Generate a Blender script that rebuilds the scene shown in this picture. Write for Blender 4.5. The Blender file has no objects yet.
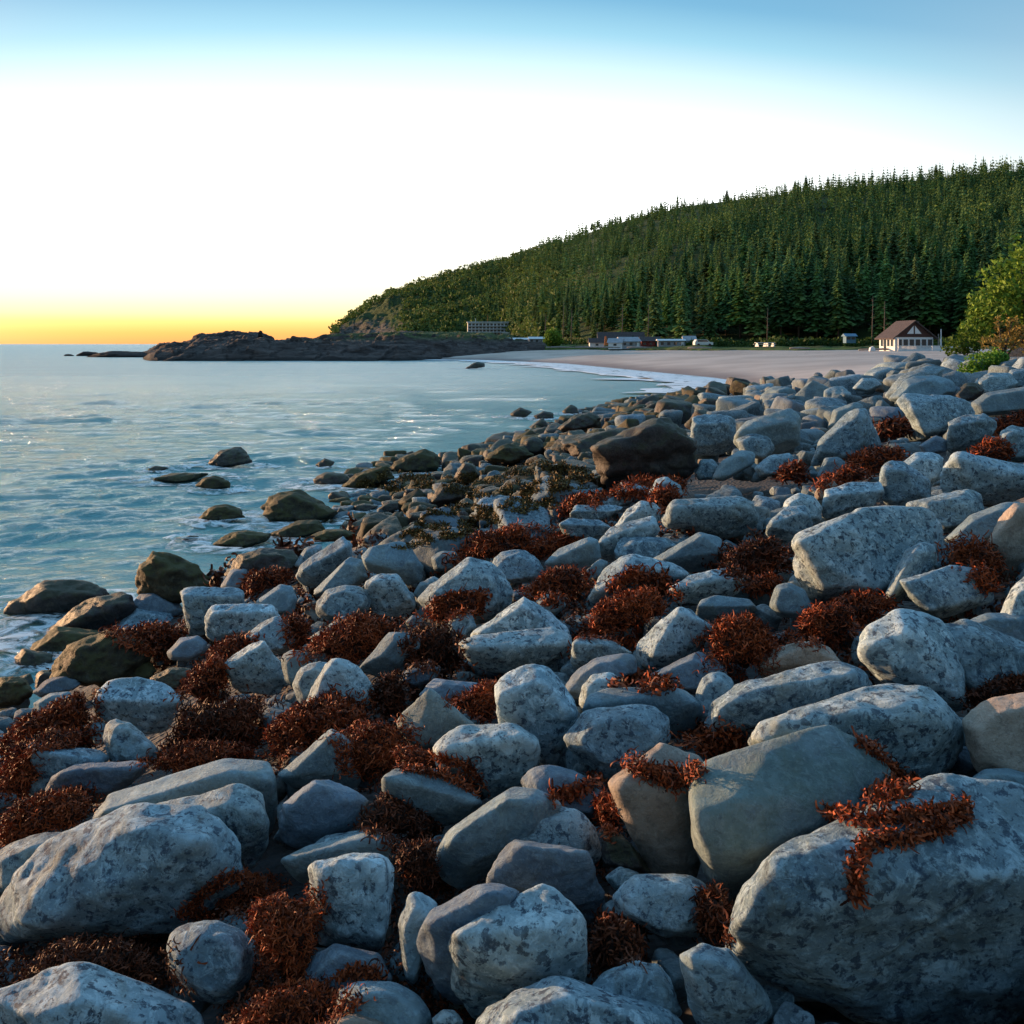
import bpy, bmesh, math, random
import numpy as np
from mathutils import Vector, Matrix

# ------------------------------------------------------------------ camera, sky, sun, exposure
F, HZ, H = 900.0, 344.0, 3.5          # focal length in pixels, horizon row, eye height above the sea (m)
scene = bpy.context.scene
C = scene.collection
cam_d = bpy.data.cameras.new('camera'); cam = bpy.data.objects.new('camera', cam_d); C.objects.link(cam)
cam.location = (0, 0, H); cam.rotation_euler = (math.radians(90), 0, 0)
cam_d.sensor_width = 36; cam_d.lens = 36 * F / 1024; cam_d.shift_y = -(512 - HZ) / 1024
cam_d.clip_start = 0.05; cam_d.clip_end = 60000
scene.camera = cam
scene.view_settings.view_transform = 'Standard'; scene.view_settings.look = 'None'
scene.view_settings.exposure = 1.2; scene.view_settings.gamma = 1.0
scene.cycles.use_denoising = True
scene.cycles.max_bounces = 5; scene.cycles.diffuse_bounces = 1; scene.cycles.glossy_bounces = 2
scene.cycles.transmission_bounces = 2; scene.cycles.transparent_max_bounces = 8

SUN_AZ, SUN_EL = math.radians(-62), math.radians(4.0)     # azimuth from +Y towards +X
w = bpy.data.worlds.new("World"); scene.world = w; w.use_nodes = True
nt = w.node_tree; nt.nodes.clear()
def wn(t, **k):
    n = nt.nodes.new(t)
    for a, b in k.items(): setattr(n, a, b)
    return n
def wl(a, b): nt.links.new(a, b)
out = wn('ShaderNodeOutputWorld')
sky = wn('ShaderNodeTexSky'); sky.sky_type = 'NISHITA'; sky.sun_disc = False
sky.sun_elevation = SUN_EL; sky.sun_rotation = SUN_AZ
bg1 = wn('ShaderNodeBackground'); bg1.inputs[1].default_value = 0.05; wl(sky.outputs[0], bg1.inputs[0])
tc = wn('ShaderNodeTexCoord'); sep = wn('ShaderNodeSeparateXYZ'); wl(tc.outputs['Generated'], sep.inputs[0])
def wmath(op, a, b=None, clamp=False):
    n = wn('ShaderNodeMath', operation=op); n.use_clamp = clamp
    for i, v in enumerate((a, b)):
        if v is None: continue
        if isinstance(v, (int, float)): n.inputs[i].default_value = v
        else: wl(v, n.inputs[i])
    return n.outputs[0]
def wramp(fac, stops):
    r = wn('ShaderNodeValToRGB'); e = r.color_ramp.elements
    while len(e) > 1: e.remove(e[-1])
    e[0].position = stops[0][0]; e[0].color = (*stops[0][1], 1)
    for p, c in stops[1:]:
        q = e.new(p); q.color = (*c, 1)
    wl(fac, r.inputs[0]); return r.outputs[0]
# evening sky: warm band on the horizon, wide pale glow, blue above, deep blue behind the camera
GA = math.radians(-4)
dotg = wmath('ADD', wmath('MULTIPLY', sep.outputs[0], math.sin(GA)), wmath('MULTIPLY', sep.outputs[1], math.cos(GA)))
hl = wmath('SQRT', wmath('ADD', wmath('MULTIPLY', sep.outputs[0], sep.outputs[0]), wmath('ADD', wmath('MULTIPLY', sep.outputs[1], sep.outputs[1]), 1e-5)))
ca = wmath('DIVIDE', dotg, hl)
def wmap(v, a, b):
    n = wn('ShaderNodeMapRange', interpolation_type='SMOOTHSTEP'); wl(v, n.inputs[0])
    n.inputs[1].default_value = a; n.inputs[2].default_value = b; return n.outputs[0]
ze = wmath('ADD', sep.outputs[2], wmath('MULTIPLY', wmath('MULTIPLY', wmath('SUBTRACT', 1.0, ca), .50), wmap(sep.outputs[2], .02, .20)))
front = wramp(ze, [(0, (.40, .135, .06)), (.012, (.45, .19, .06)), (.024, (.47, .30, .11)), (.032, (.47, .40, .21)), (.052, (.47, .445, .34)),
    (.085, (.475, .47, .43)), (.15, (.50, .515, .515)), (.20, (.49, .51, .515)), (.25, (.43, .455, .46)), (.298, (.27, .365, .395)), (.33, (.125, .26, .335)), (.365, (.052, .165, .265)), (.42, (.035, .125, .22)), (.6, (.085, .20, .31)), (1, (.09, .19, .31))])
side = wramp(ze, [(0, (.27, .23, .21)), (.05, (.31, .30, .29)), (.14, (.33, .345, .355)), (.24, (.30, .34, .36)), (.33, (.18, .24, .285)), (.42, (.08, .17, .25)), (.6, (.085, .19, .30)), (1, (.09, .19, .31))])
back = wramp(sep.outputs[2], [(0, (.005, .011, .016)), (.15, (.007, .019, .031)), (.5, (.026, .07, .125)), (1, (.09, .19, .31))])
f1 = wmap(ca, .70, .97); f2 = wmap(ca, .0, .80)
def wmix(f, a, b):
    n = wn('ShaderNodeMix', data_type='RGBA'); wl(f, n.inputs[0]); wl(a, n.inputs[6]); wl(b, n.inputs[7]); return n.outputs[2]
gl = wmath('MULTIPLY', wmap(sep.outputs[2], .085, .17), wmath('SUBTRACT', 1.0, wmap(ze, .125, .215)))
gl = wmath('ADD', wmath('MULTIPLY', gl, 3.2), 1.0)      # the glow is far brighter than paper white
fs = wn('ShaderNodeVectorMath', operation='SCALE'); wl(front, fs.inputs[0]); wl(gl, fs.inputs['Scale']); front = fs.outputs[0]
col = wmix(f1, wmix(f2, back, side), front)
# one small soft cloud low on the left, and faint mottling
cn = wn('ShaderNodeTexNoise'); cn.inputs['Scale'].default_value = 9; cn.inputs['Detail'].default_value = 6; cn.inputs['Roughness'].default_value = .6
mp = wn('ShaderNodeMapping'); mp.inputs['Scale'].default_value = (1, 1, 3.5); wl(tc.outputs['Generated'], mp.inputs[0]); wl(mp.outputs[0], cn.inputs['Vector'])
cd = Vector(((30 - 512) / F, 1, (HZ - 122) / F)).normalized()
vm = wn('ShaderNodeVectorMath', operation='SUBTRACT'); wl(tc.outputs['Generated'], vm.inputs[0]); vm.inputs[1].default_value = cd
vs = wn('ShaderNodeVectorMath', operation='MULTIPLY'); wl(vm.outputs[0], vs.inputs[0]); vs.inputs[1].default_value = (1, 1, 2.3)
vl = wn('ShaderNodeVectorMath', operation='LENGTH'); wl(vs.outputs[0], vl.inputs[0])
cm = wmath('SUBTRACT', wmath('ADD', cn.outputs[0], .12), wmath('MULTIPLY', vl.outputs['Value'], 11.0))
cm = wmap(cm, .05, .5)
cc = wn('ShaderNodeRGB'); cc.outputs[0].default_value = (1.0, .97, .92, 1)
col = wmix(wmath('MULTIPLY', cm, .75), col, cc.outputs[0])
bg2 = wn('ShaderNodeBackground'); wl(col, bg2.inputs[0]); bg2.inputs[1].default_value = 1.0
ad = wn('ShaderNodeAddShader'); wl(bg1.outputs[0], ad.inputs[0]); wl(bg2.outputs[0], ad.inputs[1]); wl(ad.outputs[0], out.inputs[0])

sd = bpy.data.lights.new('sun', 'SUN'); sd.energy = 3.4; sd.angle = math.radians(0.5); sd.color = (1, .58, .30)
so = bpy.data.objects.new('sun', sd); C.objects.link(so)
sv = Vector((math.sin(SUN_AZ) * math.cos(SUN_EL), math.cos(SUN_AZ) * math.cos(SUN_EL), math.sin(SUN_EL)))
so.rotation_euler = sv.to_track_quat('Z', 'Y').to_euler(); so.location = sv * 50

# ------------------------------------------------------------------ helpers
rng = np.random.default_rng(7); random.seed(7)
def P3(px, py, d): return np.array([(px - 512) * d / F, d, H - (py - HZ) * d / F])
def _hash(i, j, k, s):
    h = (i * 374761393 + j * 668265263 + k * 2147483647 + s * 1274126177).astype(np.int64) & 0xffffffff
    h = ((h ^ (h >> 13)) * 1274126177) & 0xffffffff
    h = (h ^ (h >> 16)) & 0xffffff
    return h / float(0xffffff) * 2 - 1
def vnoise(P, s=0):
    P = np.asarray(P, float); I = np.floor(P).astype(np.int64); f = P - I; u = f * f * (3 - 2 * f)
    r = 0
    for a in (0, 1):
        for b in (0, 1):
            for c in (0, 1):
                wgt = (u[:, 0] if a else 1 - u[:, 0]) * (u[:, 1] if b else 1 - u[:, 1]) * (u[:, 2] if c else 1 - u[:, 2])
                r = r + wgt * _hash(I[:, 0] + a, I[:, 1] + b, I[:, 2] + c, s)
    return r
def fbm(P, o=4, s=0, g=.5):
    r = 0; a = 1
    for i in range(o):
        r = r + a * vnoise(P * 2.03 ** i + i * 17.3, s + i); a *= g
    return r
def mesh_np(name, V, Fc, mat, smooth=True, attr=None):
    """V (n,3); Fc: (m,k) array of faces"""
    me = bpy.data.meshes.new(name); V = np.asarray(V, np.float32); Fc = np.asarray(Fc, np.int32)
    k = Fc.shape[1]; me.vertices.add(len(V)); me.vertices.foreach_set('co', V.ravel())
    me.loops.add(Fc.size); me.loops.foreach_set('vertex_index', Fc.ravel())
    me.polygons.add(len(Fc)); me.polygons.foreach_set('loop_start', np.arange(0, Fc.size, k, dtype=np.int32))
    me.polygons.foreach_set('loop_total', np.full(len(Fc), k, np.int32))
    me.polygons.foreach_set('use_smooth', np.full(len(Fc), smooth, bool))
    if attr is not None:
        at = me.attributes.new('tint', 'FLOAT', 'POINT'); at.data.foreach_set('value', np.asarray(attr, np.float32))
    me.update(); me.validate(); me.materials.append(mat); return me
def link(name, me, loc=(0, 0, 0), parent=None, rz=0.0):
    o = bpy.data.objects.new(name, me); C.objects.link(o); o.location = loc; o.rotation_euler = (0, 0, rz)
    if parent is not None: o.parent = parent
    return o
def tag(o, label=None, cat=None, group=None, kind=None):
    if label: o['label'] = label
    if cat: o['category'] = cat
    if group: o['group'] = group
    if kind: o['kind'] = kind
    return o
class MB:
    def __init__(s): s.v = []; s.f = []
    def quadbox(s, x0, x1, y0, y1, z0, z1):
        b = len(s.v); s.v += [(x, y, z) for z in (z0, z1) for y in (y0, y1) for x in (x0, x1)]
        s.f += [tuple(b + i for i in q) for q in ((0, 2, 3, 1), (4, 5, 7, 6), (0, 1, 5, 4), (2, 6, 7, 3), (0, 4, 6, 2), (1, 3, 7, 5))]; return s
    def poly(s, pts):
        b = len(s.v); s.v += [tuple(p) for p in pts]; s.f.append(tuple(range(b, b + len(pts)))); return s
    def prism(s, pts, axis, d):
        """extrude a polygon of 3D points by vector d"""
        n = len(pts); b = len(s.v); s.v += [tuple(p) for p in pts] + [tuple(p[i] + d[i] for i in range(3)) for p in pts]
        s.f.append(tuple(range(b, b + n))); s.f.append(tuple(range(b + 2 * n - 1, b + n - 1, -1)))
        for i in range(n):
            j = (i + 1) % n; s.f.append((b + j, b + i, b + n + i, b + n + j))
        return s
    def tube(s, pts, rads, k=7):
        b = len(s.v); n = len(pts)
        for i, (p, r) in enumerate(zip(pts, rads)):
            p = Vector(p); t = (Vector(pts[min(i + 1, n - 1)]) - Vector(pts[max(i - 1, 0)])).normalized()
            a = t.cross(Vector((0, 0, 1)) if abs(t.z) < .9 else Vector((1, 0, 0))).normalized(); c = t.cross(a)
            for q in range(k):
                an = 2 * math.pi * q / k; s.v.append(tuple(p + (a * math.cos(an) + c * math.sin(an)) * r))
        for i in range(n - 1):
            for q in range(k):
                s.f.append((b + i * k + q, b + i * k + (q + 1) % k, b + (i + 1) * k + (q + 1) % k, b + (i + 1) * k + q))
        s.f.append(tuple(b + q for q in range(k))[::-1]); s.f.append(tuple(b + (n - 1) * k + q for q in range(k))); return s
    def build(s, name, mat, parent=None, loc=(0, 0, 0), smooth=False):
        me = bpy.data.meshes.new(name); me.from_pydata(s.v, [], s.f); me.validate(); me.materials.append(mat)
        bm = bmesh.new(); bm.from_mesh(me); bmesh.ops.recalc_face_normals(bm, faces=bm.faces); bm.to_mesh(me); bm.free()
        if smooth: me.polygons.foreach_set('use_smooth', np.full(len(me.polygons), True, bool))
        return link(name, me, loc, parent)

# ------------------------------------------------------------------ materials
class NM:
    def __init__(s, name, rough=.8, spec=.5):
        s.m = bpy.data.materials.new(name); s.m.use_nodes = True; s.t = s.m.node_tree
        s.b = s.t.nodes['Principled BSDF']; s.b.inputs['Roughness'].default_value = rough
        s.b.inputs['Specular IOR Level'].default_value = spec
    def n(s, t, **k):
        q = s.t.nodes.new(t)
        for a, b in k.items(): setattr(q, a, b)
        return q
    def l(s, a, b): s.t.links.new(a, b)
    def coord(s, which='Object', rnd=True):
        tc = s.n('ShaderNodeTexCoord'); o = tc.outputs[which]
        if rnd:
            oi = s.n('ShaderNodeObjectInfo'); v = s.n('ShaderNodeVectorMath', operation='SCALE'); v.inputs[0].default_value = (91, 57, 33)
            s.l(oi.outputs['Random'], v.inputs['Scale']); a = s.n('ShaderNodeVectorMath', operation='ADD'); s.l(o, a.inputs[0]); s.l(v.outputs[0], a.inputs[1]); o = a.outputs[0]
        return o
    def scale(s, co, sc):
        v = s.n('ShaderNodeVectorMath', operation='MULTIPLY'); s.l(co, v.inputs[0]); v.inputs[1].default_value = sc; return v.outputs[0]
    def noise(s, co, sc, det=5, ro=.55, dist=0):
        q = s.n('ShaderNodeTexNoise'); s.l(co, q.inputs['Vector']); q.inputs['Scale'].default_value = sc; q.inputs['Detail'].default_value = det
        q.inputs['Roughness'].default_value = ro; q.inputs['Distortion'].default_value = dist; return q.outputs[0]
    def ramp(s, f, a, b, va=0., vb=1.):
        q = s.n('ShaderNodeMapRange', interpolation_type='SMOOTHSTEP'); s.l(f, q.inputs[0])
        for i, v in enumerate((a, b, va, vb)): q.inputs[i + 1].default_value = v
        return q.outputs[0]
    def rgb(s, c):
        q = s.n('ShaderNodeRGB'); q.outputs[0].default_value = (*c, 1); return q.outputs[0]
    def mix(s, f, a, b, mode='MIX'):
        q = s.n('ShaderNodeMix', data_type='RGBA', blend_type=mode)
        if isinstance(f, float): q.inputs[0].default_value = f
        else: s.l(f, q.inputs[0])
        for i, v in ((6, a), (7, b)):
            if isinstance(v, tuple): q.inputs[i].default_value = (*v, 1)
            else: s.l(v, q.inputs[i])
        return q.outputs[2]
    def math(s, op, a, b):
        q = s.n('ShaderNodeMath', operation=op)
        for i, v in enumerate((a, b)):
            if isinstance(v, (int, float)): q.inputs[i].default_value = v
            else: s.l(v, q.inputs[i])
        return q.outputs[0]
    def bump(s, hgt, dist, st=1.0, prev=None):
        q = s.n('ShaderNodeBump'); s.l(hgt, q.inputs['Height']); q.inputs['Distance'].default_value = dist; q.inputs['Strength'].default_value = st
        if prev is not None: s.l(prev, q.inputs['Normal'])
        s.l(q.outputs[0], s.b.inputs['Normal']); return q.outputs[0]
    def col(s, c): s.l(c, s.b.inputs['Base Color']) if not isinstance(c, tuple) else setattr(s.b.inputs['Base Color'], 'default_value', (*c, 1)); return s

def rock_mat(name, lo, hi, pale, dark, gain=(1.0, 1.10, 1.10), moss=0.0, mossc=(.075, .085, .03), paleamt=.5, darkamt=.5, rough=.78):
    k = NM(name, rough, .35); co = k.coord()
    big = k.noise(co, 3.2, 4, .6); mid = k.noise(co, 17, 8, .74, .8); fine = k.noise(co, 75, 5, .7); spk = k.noise(co, 30, 5, .65, .4); spk2 = k.noise(co, 55, 2, .5)
    c = k.mix(k.ramp(big, .35, .65), lo, hi)
    c = k.mix(k.math('MULTIPLY', k.ramp(mid, .49, .60), paleamt), c, pale)
    c = k.mix(k.math('MULTIPLY', k.ramp(spk, .54, .60), darkamt), c, dark)
    c = k.mix(k.math('MULTIPLY', k.ramp(spk2, .60, .68), darkamt * .8), c, dark)
    c = k.mix(k.math('MULTIPLY', k.ramp(fine, .52, .68), .45), c, pale)
    gp = k.n('ShaderNodeNewGeometry'); ed = k.ramp(gp.outputs['Pointiness'], .505, .56)
    c = k.mix(k.math('MULTIPLY', ed, .45 * paleamt + .05), c, pale)
    big2 = k.noise(co, 5.5, 5, .65, .8)
    c = k.mix(k.math('MULTIPLY', k.ramp(big2, .52, .68), .35), c, (.17, .165, .12))
    if moss:
        g = k.n('ShaderNodeNewGeometry'); sp = k.n('ShaderNodeSeparateXYZ'); k.l(g.outputs['Normal'], sp.inputs[0])
        mm = k.math('ADD', k.noise(co, 4, 6, .7), k.math('MULTIPLY', sp.outputs[2], .18))
        c = k.mix(k.math('MULTIPLY', k.ramp(mm, .50, .66), moss), c, mossc)
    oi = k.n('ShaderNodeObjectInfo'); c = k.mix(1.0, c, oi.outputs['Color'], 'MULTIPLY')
    if not moss or name[0] == 'g': c = k.mix(1.0, c, gain, 'MULTIPLY')
    k.col(c)
    b0 = k.bump(big2, .03, .8); b1 = k.bump(mid, .016, 1.0, b0); b2 = k.bump(fine, .005, .9, b1); k.bump(k.noise(co, 160, 3, .6), .0018, .8, b2)
    return k.m
M = {}
M['rock'] = rock_mat('granite', (.13, .18, .215), (.26, .33, .375), (.50, .60, .66), (.035, .055, .09), paleamt=.65, darkamt=.85)
M['smooth'] = rock_mat('smooth granite', (.14, .19, .225), (.23, .30, .335), (.38, .46, .50), (.08, .10, .14), paleamt=.4, darkamt=.4)
M['pale'] = rock_mat('frosted granite', (.21, .285, .33), (.38, .47, .53), (.66, .75, .80), (.04, .06, .095), paleamt=.75, darkamt=.9)
M['purple'] = rock_mat('purple slate stone', (.115, .15, .20), (.19, .24, .305), (.34, .39, .44), (.07, .07, .1), paleamt=.3, darkamt=.3)
M['stain'] = rock_mat('green stained granite', (.14, .19, .225), (.23, .30, .335), (.38, .46, .50), (.08, .10, .14), moss=.28, mossc=(.05, .10, .04), paleamt=.4, darkamt=.35)
M['tan'] = rock_mat('warm sandy stone', (.32, .26, .21), (.44, .36, .29), (.55, .48, .41), (.13, .10, .09), gain=(1., 1., 1.), paleamt=.4, darkamt=.35)
M['wet'] = rock_mat('dark tidal rock', (.030, .028, .030), (.07, .062, .06), (.13, .11, .11), (.012, .012, .012), moss=.45, paleamt=.35, rough=.55)
M['moss'] = rock_mat('weed covered rock', (.024, .020, .014), (.055, .045, .025), (.09, .075, .035), (.010, .009, .007), moss=.8, mossc=(.07, .065, .018), paleamt=.4, rough=.7)
def weed_mat(name, a, b):
    k = NM(name, .6, .22); at = k.n('ShaderNodeAttribute'); at.attribute_name = 'tint'
    k.col(k.mix(at.outputs['Fac'], a, b)); k.b.inputs['Subsurface Weight'].default_value = 0
    return k.m
M['weed'] = weed_mat('rust seaweed', (.028, .007, .004), (.50, .10, .026))
M['weed_dark'] = weed_mat('brown seaweed', (.018, .007, .004), (.20, .05, .018))
M['weed_olive'] = weed_mat('olive seaweed', (.02, .013, .006), (.20, .13, .035))
def flat(name, c, rough=.8, var=.0, sc=3., bump=0, spec=.4):
    k = NM(name, rough, spec)
    if var or bump:
        co = k.coord(); nz = k.noise(co, sc, 5, .6)
        if var: k.col(k.mix(k.ramp(nz, .3, .7), tuple(x * (1 - var) for x in c), tuple(min(1, x * (1 + var)) for x in c)))
        else: k.col(c)
        if bump: k.bump(nz, bump)
    else: k.col(c)
    return k.m
# ------------------------------------------------------------------ the lie of the land
SH = np.array([(-7, -6), (-6, 0), (-5.1, 9), (-5.0, 12), (-2.9, 16), (-2.3, 25), (4.3, 44), (12, 60), (19.7, 71.6), (19.6, 90), (15.9, 112), (8.4, 157), (-6, 190), (-20, 197), (-30, 240), (-100, 420), (-100, 5000)], float)
LAND = np.vstack([SH, [(5000, 5000), (5000, -6)]])
def inpoly(X, Y, poly):
    r = np.zeros(np.shape(X), bool); n = len(poly)
    for i in range(n):
        x1, y1 = poly[i]; x2, y2 = poly[(i + 1) % n]
        c = ((y1 > Y) != (y2 > Y)) & (X < (x2 - x1) * (Y - y1) / (y2 - y1 + 1e-12) + x1); r ^= c
    return r
def sdist(X, Y):
    X = np.asarray(X, float); Y = np.asarray(Y, float); d = np.full(X.shape, 1e9)
    for (x1, y1), (x2, y2) in zip(SH[:-1], SH[1:]):
        dx, dy = x2 - x1, y2 - y1; t = np.clip(((X - x1) * dx + (Y - y1) * dy) / (dx * dx + dy * dy), 0, 1)
        d = np.minimum(d, np.hypot(X - x1 - t * dx, Y - y1 - t * dy))
    return np.where(inpoly(X, Y, LAND), d, -d)
def ground(X, Y):
    s = sdist(X, Y); Y = np.asarray(Y, float)
    A = np.interp(Y, [4, 16, 45, 75], [2.6, 2.9, 2.9, 2.8]); L = np.interp(Y, [4, 14, 16, 45, 75, 100], [4.5, 6.0, 8, 9, 16, 30])
    z = np.where(s > 0, A * (1 - np.exp(-np.maximum(s, 0) / L)), np.maximum(.13 * s, -4))
    z = z + 1.5 * np.exp(-(((X - 19) / 4.5) ** 2 + ((Y - 30) / 6.5) ** 2))
    return z
def unproject(px, py, lift=0.0):
    """distance at which the view ray through a pixel meets the ground"""
    d = np.geomspace(.8, 300, 900); X = (px - 512) * d / F; Z = H - (py - HZ) * d / F
    g = np.maximum(ground(X, d) + lift, 0.0); k = np.argmax(Z <= g)
    return float(d[k]) if Z[k] <= g[k] else 300.0

def grid_sheet(name, PX, D, zf, mat, uv=None):
    """a ground sheet sampled finer near the camera: columns fan out, rows get longer with distance"""
    nx, ny = len(PX), len(D); X = (PX[None, :] - 512) / F * D[:, None]; Y = np.repeat(D[:, None], nx, 1)
    Z = zf(X, Y); V = np.stack([X.ravel(), Y.ravel(), Z.ravel()], 1)
    i = np.arange((ny - 1) * nx).reshape(ny - 1, nx)[:, :-1].ravel()
    Fc = np.stack([i, i + 1, i + nx + 1, i + nx], 1)
    return link(name, mesh_np(name, V, Fc, mat))
# sea ------------------------------------------------------------------
k = NM('sea water', .05, .5); k.b.inputs['Specular Tint'].default_value = (.66, .90, .97, 1); co = k.coord('Object', False)
k.b.inputs['IOR'].default_value = 1.5
geo = k.n('ShaderNodeNewGeometry'); sp = k.n('ShaderNodeSeparateXYZ'); k.l(geo.outputs['Position'], sp.inputs[0])
c = k.mix(k.ramp(k.noise(k.scale(co, (.05, .12, 1)), 1.0, 3), .35, .65), (.05, .27, .31), (.08, .34, .36))
k.col(c)
n1 = k.noise(k.scale(co, (.8, 2.0, 1)), 1.0, 8, .66, .5); n2 = k.noise(k.scale(co, (3.2, 8.0, 1)), 1.0, 6, .65, .6); n3 = k.noise(k.scale(co, (.16, .45, 1)), 1.0, 9, .72)
n4 = k.noise(k.scale(co, (.035, .11, 1)), 1.0, 9, .75); b = k.bump(n4, 1.8, 1.0); b = k.bump(n3, .8, 1.0, b); b = k.bump(n1, .13, 1.0, b); k.bump(n2, .035, 1.0, b)
sy = k.n('ShaderNodeSeparateXYZ'); k.l(geo.outputs['Position'], sy.inputs[0])
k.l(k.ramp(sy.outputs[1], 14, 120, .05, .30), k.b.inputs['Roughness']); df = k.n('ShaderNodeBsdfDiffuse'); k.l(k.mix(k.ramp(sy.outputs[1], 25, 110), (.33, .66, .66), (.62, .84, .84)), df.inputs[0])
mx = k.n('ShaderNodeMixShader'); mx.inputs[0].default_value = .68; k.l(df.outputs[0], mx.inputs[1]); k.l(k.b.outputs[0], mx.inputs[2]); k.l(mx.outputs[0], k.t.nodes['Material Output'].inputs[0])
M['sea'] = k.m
wr = np.random.default_rng(3)
WAV = []
for lam in (4.2, 3.0, 2.2, 1.6, 1.2, .9, .65, .5, .38):
    for _ in range(6):
        a = math.radians(90 + wr.normal(6, 27)); l = lam * wr.uniform(.85, 1.15)
        WAV.append((math.cos(a) * 2 * math.pi / l, math.sin(a) * 2 * math.pi / l, wr.uniform(0, 6.28), .0042 * l * (1 if l < 2.0 else .75) * wr.uniform(.5, 1.3), l))
def sea_z(X, Y):
    Z = np.zeros_like(X); sp_ = Y * Y / (F * H) * 1.3
    env = 1 + .45 * vnoise(np.stack([X.ravel() * .13, Y.ravel() * .22, 0 * X.ravel()], 1), 5).reshape(X.shape)
    for kx, ky, ph, am, l in WAV:
        fade = np.clip((l / (.9 * sp_) - 1), 0, 1); p = kx * X + ky * Y + ph
        Z += am * fade * (np.sin(p) + .25 * np.sin(2 * p + .6))
    sh = np.clip(-sdist(X, Y) / 5, .22, 1)
    return Z * env * sh
D = np.concatenate([3150 / np.linspace(2600, 340, 90), 3150 / np.linspace(339, 14, 620), np.geomspace(230, 45000, 40)])
grid_sheet('sea', np.concatenate([np.linspace(-2500, -60, 60), np.linspace(-50, 1000, 360), np.linspace(1010, 3500, 40)]), D, sea_z, M['sea'])['kind'] = 'structure'
# shore ground and sand ------------------------------------------------
k = NM('wet shingle', .8, .3); co = k.coord('Object', False)
v = k.n('ShaderNodeTexVoronoi'); k.l(co, v.inputs['Vector']); v.inputs['Scale'].default_value = 22
c = k.mix(k.ramp(k.noise(co, 6, 5), .3, .7), (.018, .016, .015), (.06, .058, .06)); k.col(k.mix(k.math('MULTIPLY', v.outputs['Distance'], .6), c, (.08, .085, .09)))
k.bump(v.outputs['Distance'], .03, 1.0); M['shingle'] = k.m
k = NM('beach sand', .85, .25); co = k.coord('Object', False)
rip = k.noise(k.scale(co, (.5, 3.0, 1)), .8, 6, .7, .5); spx = k.n('ShaderNodeSeparateXYZ'); k.l(co, spx.inputs[0])
c = k.mix(k.ramp(k.noise(co, .09, 4), .35, .65), (.50, .405, .345), (.62, .52, .45))
wet = k.ramp(k.math('ADD', spx.outputs[2], k.math('MULTIPLY', k.noise(co, .12, 4), .5)), .35, .95)
c = k.mix(wet, (.26, .21, .195), c)
c = k.mix(k.math('MULTIPLY', k.ramp(rip, .56, .66), k.ramp(spx.outputs[2], 1.2, 1.9)), c, (.10, .085, .075))
k.col(c); k.bump(rip, .12, .8); M['sand'] = k.m
def shore_z(X, Y):
    n = fbm(np.stack([X.ravel(), Y.ravel(), 0 * X.ravel()], 1) * .9, 3, 9).reshape(X.shape)
    return ground(X, Y) - .16 - .02 * Y ** .5 + n * .05
def sand_z(X, Y):
    n = fbm(np.stack([X.ravel(), Y.ravel(), 0 * X.ravel()], 1) * .12, 3, 19).reshape(X.shape)
    g = ground(X, Y); g = np.minimum(g, 2.9); return np.where(Y < 62, g - .9, g - .02) + n * .05 * np.clip(g, 0, 1)
grid_sheet('rocky_shore_ground', np.linspace(-900, 1900, 220), 3150 / np.linspace(3600, 50, 260), shore_z, M['shingle'])['kind'] = 'structure'
grid_sheet('beach', np.linspace(100, 1900, 320), np.geomspace(40, 240, 150), sand_z, M['sand'])['kind'] = 'structure'
# surf lines along the curving beach
k = NM('sea foam', .6, .3); k.col((.80, .86, .90)); co = k.coord('Object', False)
nz = k.noise(k.scale(co, (.5, .5, 1)), 1.3, 6, .7, .6); k.l(k.ramp(nz, .34, .46), k.b.inputs['Alpha']); M['foam'] = k.m
def curve_at(n):
    pts = SH[6:14]; t = np.linspace(0, len(pts) - 1, n)
    ip = lambda j: np.interp(t, np.arange(len(pts)), pts[:, j])
    sm = np.ones(9) / 9; x, y = ip(0), ip(1); xs = np.convolve(np.pad(x, 4, 'edge'), sm, 'valid'); ys = np.convolve(np.pad(y, 4, 'edge'), sm, 'valid')
    return xs, ys, t
for name, off0, wid, t0, t1, lab in (('wash', .0, 4.6, 1.0, 6.8, 'white wash of foam edging the curved sandy beach'), ('breaker', 6.5, 1.3, 2.6, 6.2, 'thin pale breaking wave just off the sandy beach')):
    xs, ys, t = curve_at(260); m = (t > t0) & (t < t1); xs, ys = xs[m], ys[m]
    tx, ty = np.gradient(xs), np.gradient(ys); ln = np.hypot(tx, ty); nx_, ny_ = -ty / ln, tx / ln
    wv = 1 + .5 * vnoise(np.stack([xs * .25, ys * .25, 0 * xs], 1), 3) ; V = []; 
    for q in range(5):
        o_ = off0 - .9 + wid * wv * q / 4 * (1 + 1.2 * np.sin(np.linspace(0, math.pi, len(xs))))
        V.append(np.stack([xs + nx_ * o_, ys + ny_ * o_, np.full(len(xs), .10 if q in (0, 4) else .16)], 1))
    V = np.concatenate(V); n = len(xs); i = np.concatenate([np.arange(n - 1) + q * n for q in range(4)])
    tag(link('surf_foam', mesh_np('surf_foam', V, np.stack([i, i + 1, i + n + 1, i + n], 1), M['foam'])), lab, kind='stuff')

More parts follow.
